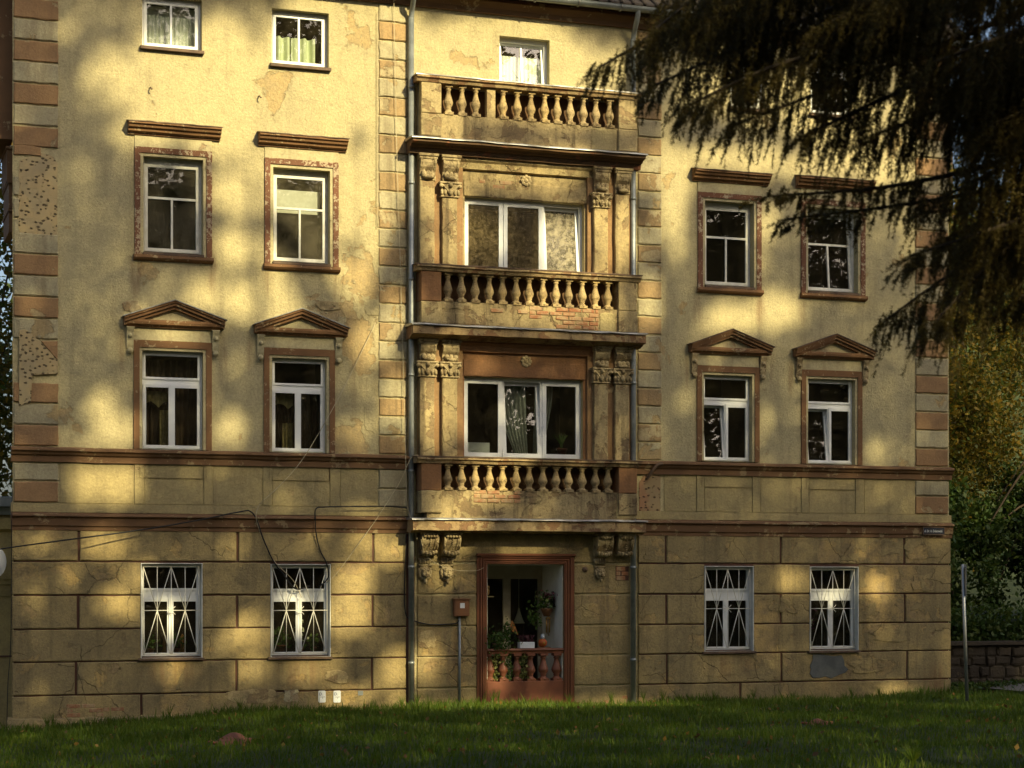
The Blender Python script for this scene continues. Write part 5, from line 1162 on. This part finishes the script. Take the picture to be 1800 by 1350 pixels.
# ------------------------------------------------------------------ grass
def grass():
    n = 150000
    q = RNG.uniform(0, 1, n)**1.25*17+.02; x = RNG.uniform(-1, 26.5, n); y = -q-.12
    # keep only what a viewer near the photograph's place sees: a widening wedge
    rel = (x*math.cos(TH)-(y+CD)*math.sin(TH))/((y+CD)*math.cos(TH)+x*math.sin(TH)); k_ = np.abs(rel) < .30
    k_ &= ~((x > 22.6) & (y > -1.2))
    x, y = x[k_], y[k_]; n = len(x)
    big = np.array([mnoise.noise(Vector((a*.8, b*.8, 3))) for a, b in zip(x, y)])
    h = (.085+.05*big)*RNG.uniform(.55, 1.5, n); h *= 1+.5*np.exp(-((y+.4)/.5)**2)
    tu = C(1590, 1345, 21.5); dt = np.exp(-(((x-tu.x)/.35)**2+((y-tu.y)/.6)**2)); h *= 1+1.0*dt
    h[RNG.uniform(0, 1, n) < .02] *= 1.9
    z = gz(x, y); a = RNG.uniform(0, 6.28, n); ln = RNG.uniform(.1, .7, n)*h
    tip = np.stack([x+np.cos(a)*ln, y+np.sin(a)*ln, z+h], 1); base = np.stack([x, y, z-.01], 1); mid = base*.5+tip*.5; mid[:, 2] += .08*h; mid[:, :2] -= .12*(tip[:, :2]-base[:, :2])
    b = RNG.uniform(0, 3.14, n); wd = RNG.uniform(.004, .0085, n)*(1+.3*(q[k_] < 8)); d = np.stack([np.cos(b)*wd, np.sin(b)*wd*.6, 0*wd], 1)
    V = np.stack([base-d, base+d, mid-d*.8, mid+d*.8, tip], 1).reshape(-1, 3)
    i0 = np.arange(n)*5; Fq = np.stack([i0, i0+1, i0+3, i0+2], 1); Ft = np.stack([i0+2, i0+3, i0+4], 1)
    me = bpy.data.meshes.new('grass'); me.vertices.add(n*5); me.vertices.foreach_set('co', V.astype(np.float32).ravel())
    li = np.concatenate([Fq.ravel(), Ft.ravel()]).astype(np.int32); me.loops.add(len(li)); me.loops.foreach_set('vertex_index', li)
    ls = np.concatenate([np.arange(n)*4, n*4+np.arange(n)*3]).astype(np.int32); lt = np.concatenate([np.full(n, 4), np.full(n, 3)]).astype(np.int32)
    me.polygons.add(2*n); me.polygons.foreach_set('loop_start', ls); me.polygons.foreach_set('loop_total', lt); me.update(calc_edges=True)
    me.materials.append(M['grass']); o = place('grass', me, (0, 0, 0)); tag(o, 'shaded green grass of the lawn in front of the house', 'grass', None, 'stuff')
grass()
n_ = 900; xx = RNG.uniform(1, 24, n_); yy = -RNG.uniform(.3, 15, n_); P = np.stack([xx, yy, gz(xx, yy)+RNG.uniform(.02, .11, n_)], 1)
tag(leaves('leaf_litter', P, .075, leafmat('dry_leaf', [(.16, .08, .02), (.24, .15, .03), (.10, .05, .02)], .2), None, .7, (0, -.5, .8)), 'dry brown leaves scattered over the lawn', 'leaves', None, 'stuff')
for i in range(34):
    xx = X0+random.uniform(-.2, X1-X0+.3); yy = -.18-abs(random.gauss(0, .12))
    tag(blades('grass_tuft', xx, yy, float(gz(xx, yy)), random.randint(10, 22), random.uniform(.16, .36), M['grass'], None, .5, .006), 'rough tuft of longer grass growing at the foot of the house wall', 'grass tuft', 'grass tufts along the wall foot')
xx = C(1605, 1345, 21.8); o = blades('grass_tuft', xx.x, xx.y, float(gz(xx.x, xx.y)), 60, .34, M['grass'], None, .9, .007); tag(o, 'bright long tuft of grass in the foreground at the lower right', 'grass tuft')

# ------------------------------------------------------------------ the spruce hanging in from the upper right, close to the viewer
def spruce():
    t = thing('spruce_tree', tuple(C(2450, 1225, 14.5)), 'dark spruce with drooping branches hanging in at the upper right', 'tree')
    tb = C(2450, 1225, 14.5); k = MB()
    tb.z = float(gz(tb.x, tb.y)); k.tube(spline([tb-Vector((0, 0, .3)), tb+Vector((0, 0, 3)), tb+Vector((0, 0, 8)), tb+Vector((0, 0, 16))], 5), .3, 12, .2); k.build('trunk', M['bark'], t)
    boughs = [ # (path px with depth) , hang length px range
     ([(2450,-420,14.5),(1950,-230,14),(1500,-90,13.6),(1250,10,13.4),(1050,120,13.3)], 90),
     ([(2450,-350,14.5),(2000,-200,14.2),(1600,-40,14.2),(1330,70,14.0),(1150,150,13.9)], 100),
     ([(2450,-500,14.5),(2000,-330,13.6),(1550,-170,13.0),(1280,-40,12.8),(1130,70,12.7)], 100),
     ([(2450,-300,14.5),(1960,-120,13.8),(1600,60,13.2),(1380,110,13.0),(1210,185,12.9)], 95),
     ([(2450,-200,14.5),(2000,-60,14.4),(1700,60,14.4),(1500,140,14.2),(1290,220,14.0)], 90),
     ([(2450,-600,14.5),(2000,-400,14),(1650,-250,13.6),(1400,-120,13.4),(1190,-10,13.3)], 150),
     ([(2450,-150,14.5),(2000,0,13.9),(1750,90,13.4),(1560,170,13.2),(1420,235,13.1)], 100),
     ([(2450,-50,14.5),(2050,90,14.2),(1850,150,13.8),(1700,180,13.6),(1540,235,13.4)], 110),
     ([(2450,-420,14.5),(2100,-260,14.8),(1800,-120,15),(1500,10,15),(1300,120,15)], 130),
     ([(2450,50,14.5),(2050,170,14),(1800,270,13.6),(1580,325,13.2),(1350,345,13.0)], 45),
     ([(2450,120,14.5),(2050,220,14.2),(1870,300,14),(1650,350,13.8),(1385,385,13.6)], 45),
     ([(2450,100,14.5),(2100,240,13.6),(1930,330,13),(1780,390,12.8),(1600,450,12.7)], 80),
     ([(2450,200,14.5),(2100,300,14.2),(1900,360,13.9),(1720,450,13.7),(1560,560,13.6)], 90),
     ([(2450,150,14.5),(2150,260,13.6),(1950,340,13.2),(1780,430,13),(1640,570,12.9)], 110),
     ([(2450,50,14.5),(2100,150,13.4),(1930,210,13),(1790,280,12.9),(1650,350,12.8)], 110),
     ([(2450,0,14.5),(2100,100,14.8),(1900,200,15),(1800,300,15),(1700,420,14.9)], 120),
     ([(2450,-100,14.5),(2150,20,13.2),(1950,110,12.8),(1850,170,12.7),(1720,230,12.6)], 120),
     ([(2450,-250,14.5),(2150,-100,13.2),(1950,-10,12.7),(1800,50,12.6),(1640,110,12.5)], 140),
     ([(2450,-400,14.5),(2150,-280,13.2),(1950,-180,12.7),(1800,-100,12.6),(1560,0,12.5)], 150),
     ([(2450,250,14.5),(2150,330,14),(1980,400,13.8),(1870,470,13.7),(1770,540,13.6)], 80),
     ([(2450,200,14.5),(2150,280,15.2),(1980,330,15.4),(1850,400,15.4),(1730,500,15.3)], 90),
    ]
    for q in range(16):                          # the thick of the crown towards the trunk
        ye = random.uniform(-60, 420) if q < 9 else random.uniform(-80, 60); xe = random.uniform(1640, 1760) if q < 9 else random.uniform(1180, 1560); d_ = random.uniform(12.8, 15.2)
        boughs.append(([(2450, ye-420, 14.5), (2100, ye-240, (14.5+d_)/2), (1900 if q < 9 else xe+220, ye-110, d_+.1), ((1900+xe)/2 if q < 9 else xe+100, ye-50, d_), (xe, ye, d_)], random.uniform(100, 150)))
    NP = []; ND = []
    def twig(p, d, L, needles=330):
        m_ = max(12, int(L*needles)); tt = RNG.uniform(0, 1, m_)
        c = np.array(p)[None, :]+np.array(d)[None, :]*(tt*L)[:, None]; c[:, 2] -= (tt**2)*L*.25
        dirs = rvec(m_)*.9+np.array(d)[None, :]*.8; dirs /= np.linalg.norm(dirs, axis=1, keepdims=True)
        NP.append(c); ND.append(dirs)
    for path, hl in boughs:
        pts = spline([C(*q) for q in path], 14); k = MB(); k.tube(pts, .035, 6, .2); k.build('bough', M['bark'], t)
        m_ = len(pts)
        for i in range(int(m_*.22), m_):
            for r in range(3):
                f = i/m_; p = pts[i]+Vector((random.uniform(-.05, .05), random.uniform(-.25, .25), random.uniform(-.04, .05)))
                ax = (pts[min(i+1, m_-1)]-pts[max(i-1, 0)]).normalized()
                side = Vector((random.uniform(-.5, .5), random.uniform(-1, 1), 0))
                d = (ax*random.uniform(.1, .55)+side*.28+Vector((0, 0, -random.uniform(.8, 1.3)*(1 if f < .93 else .35)))).normalized()
                L = hl/255*random.uniform(.5, 1.25)*(1 if f < .9 else .6)
                twig(p, d, L)
                for w_ in range(4):
                    tt = random.uniform(.1, .75); pp = p+d*L*tt; d2 = (d+Vector((random.uniform(-1, 1), random.uniform(-1, 1), random.uniform(-.6, .1)))*.6).normalized(); twig(pp, d2, L*random.uniform(.2, .4)*(1.2-tt))
            twig(pts[i], (pts[min(i+1, m_-1)]-pts[max(i-1, 0)]).normalized(), .2, 200)
    Pn = np.concatenate(NP); Dn = np.concatenate(ND); L = RNG.uniform(.024, .040, (len(Pn), 1))
    quads('needles', Pn, Dn*L*.5, perp(Dn)*.0036, M['needle'], t, tri=True)
spruce()
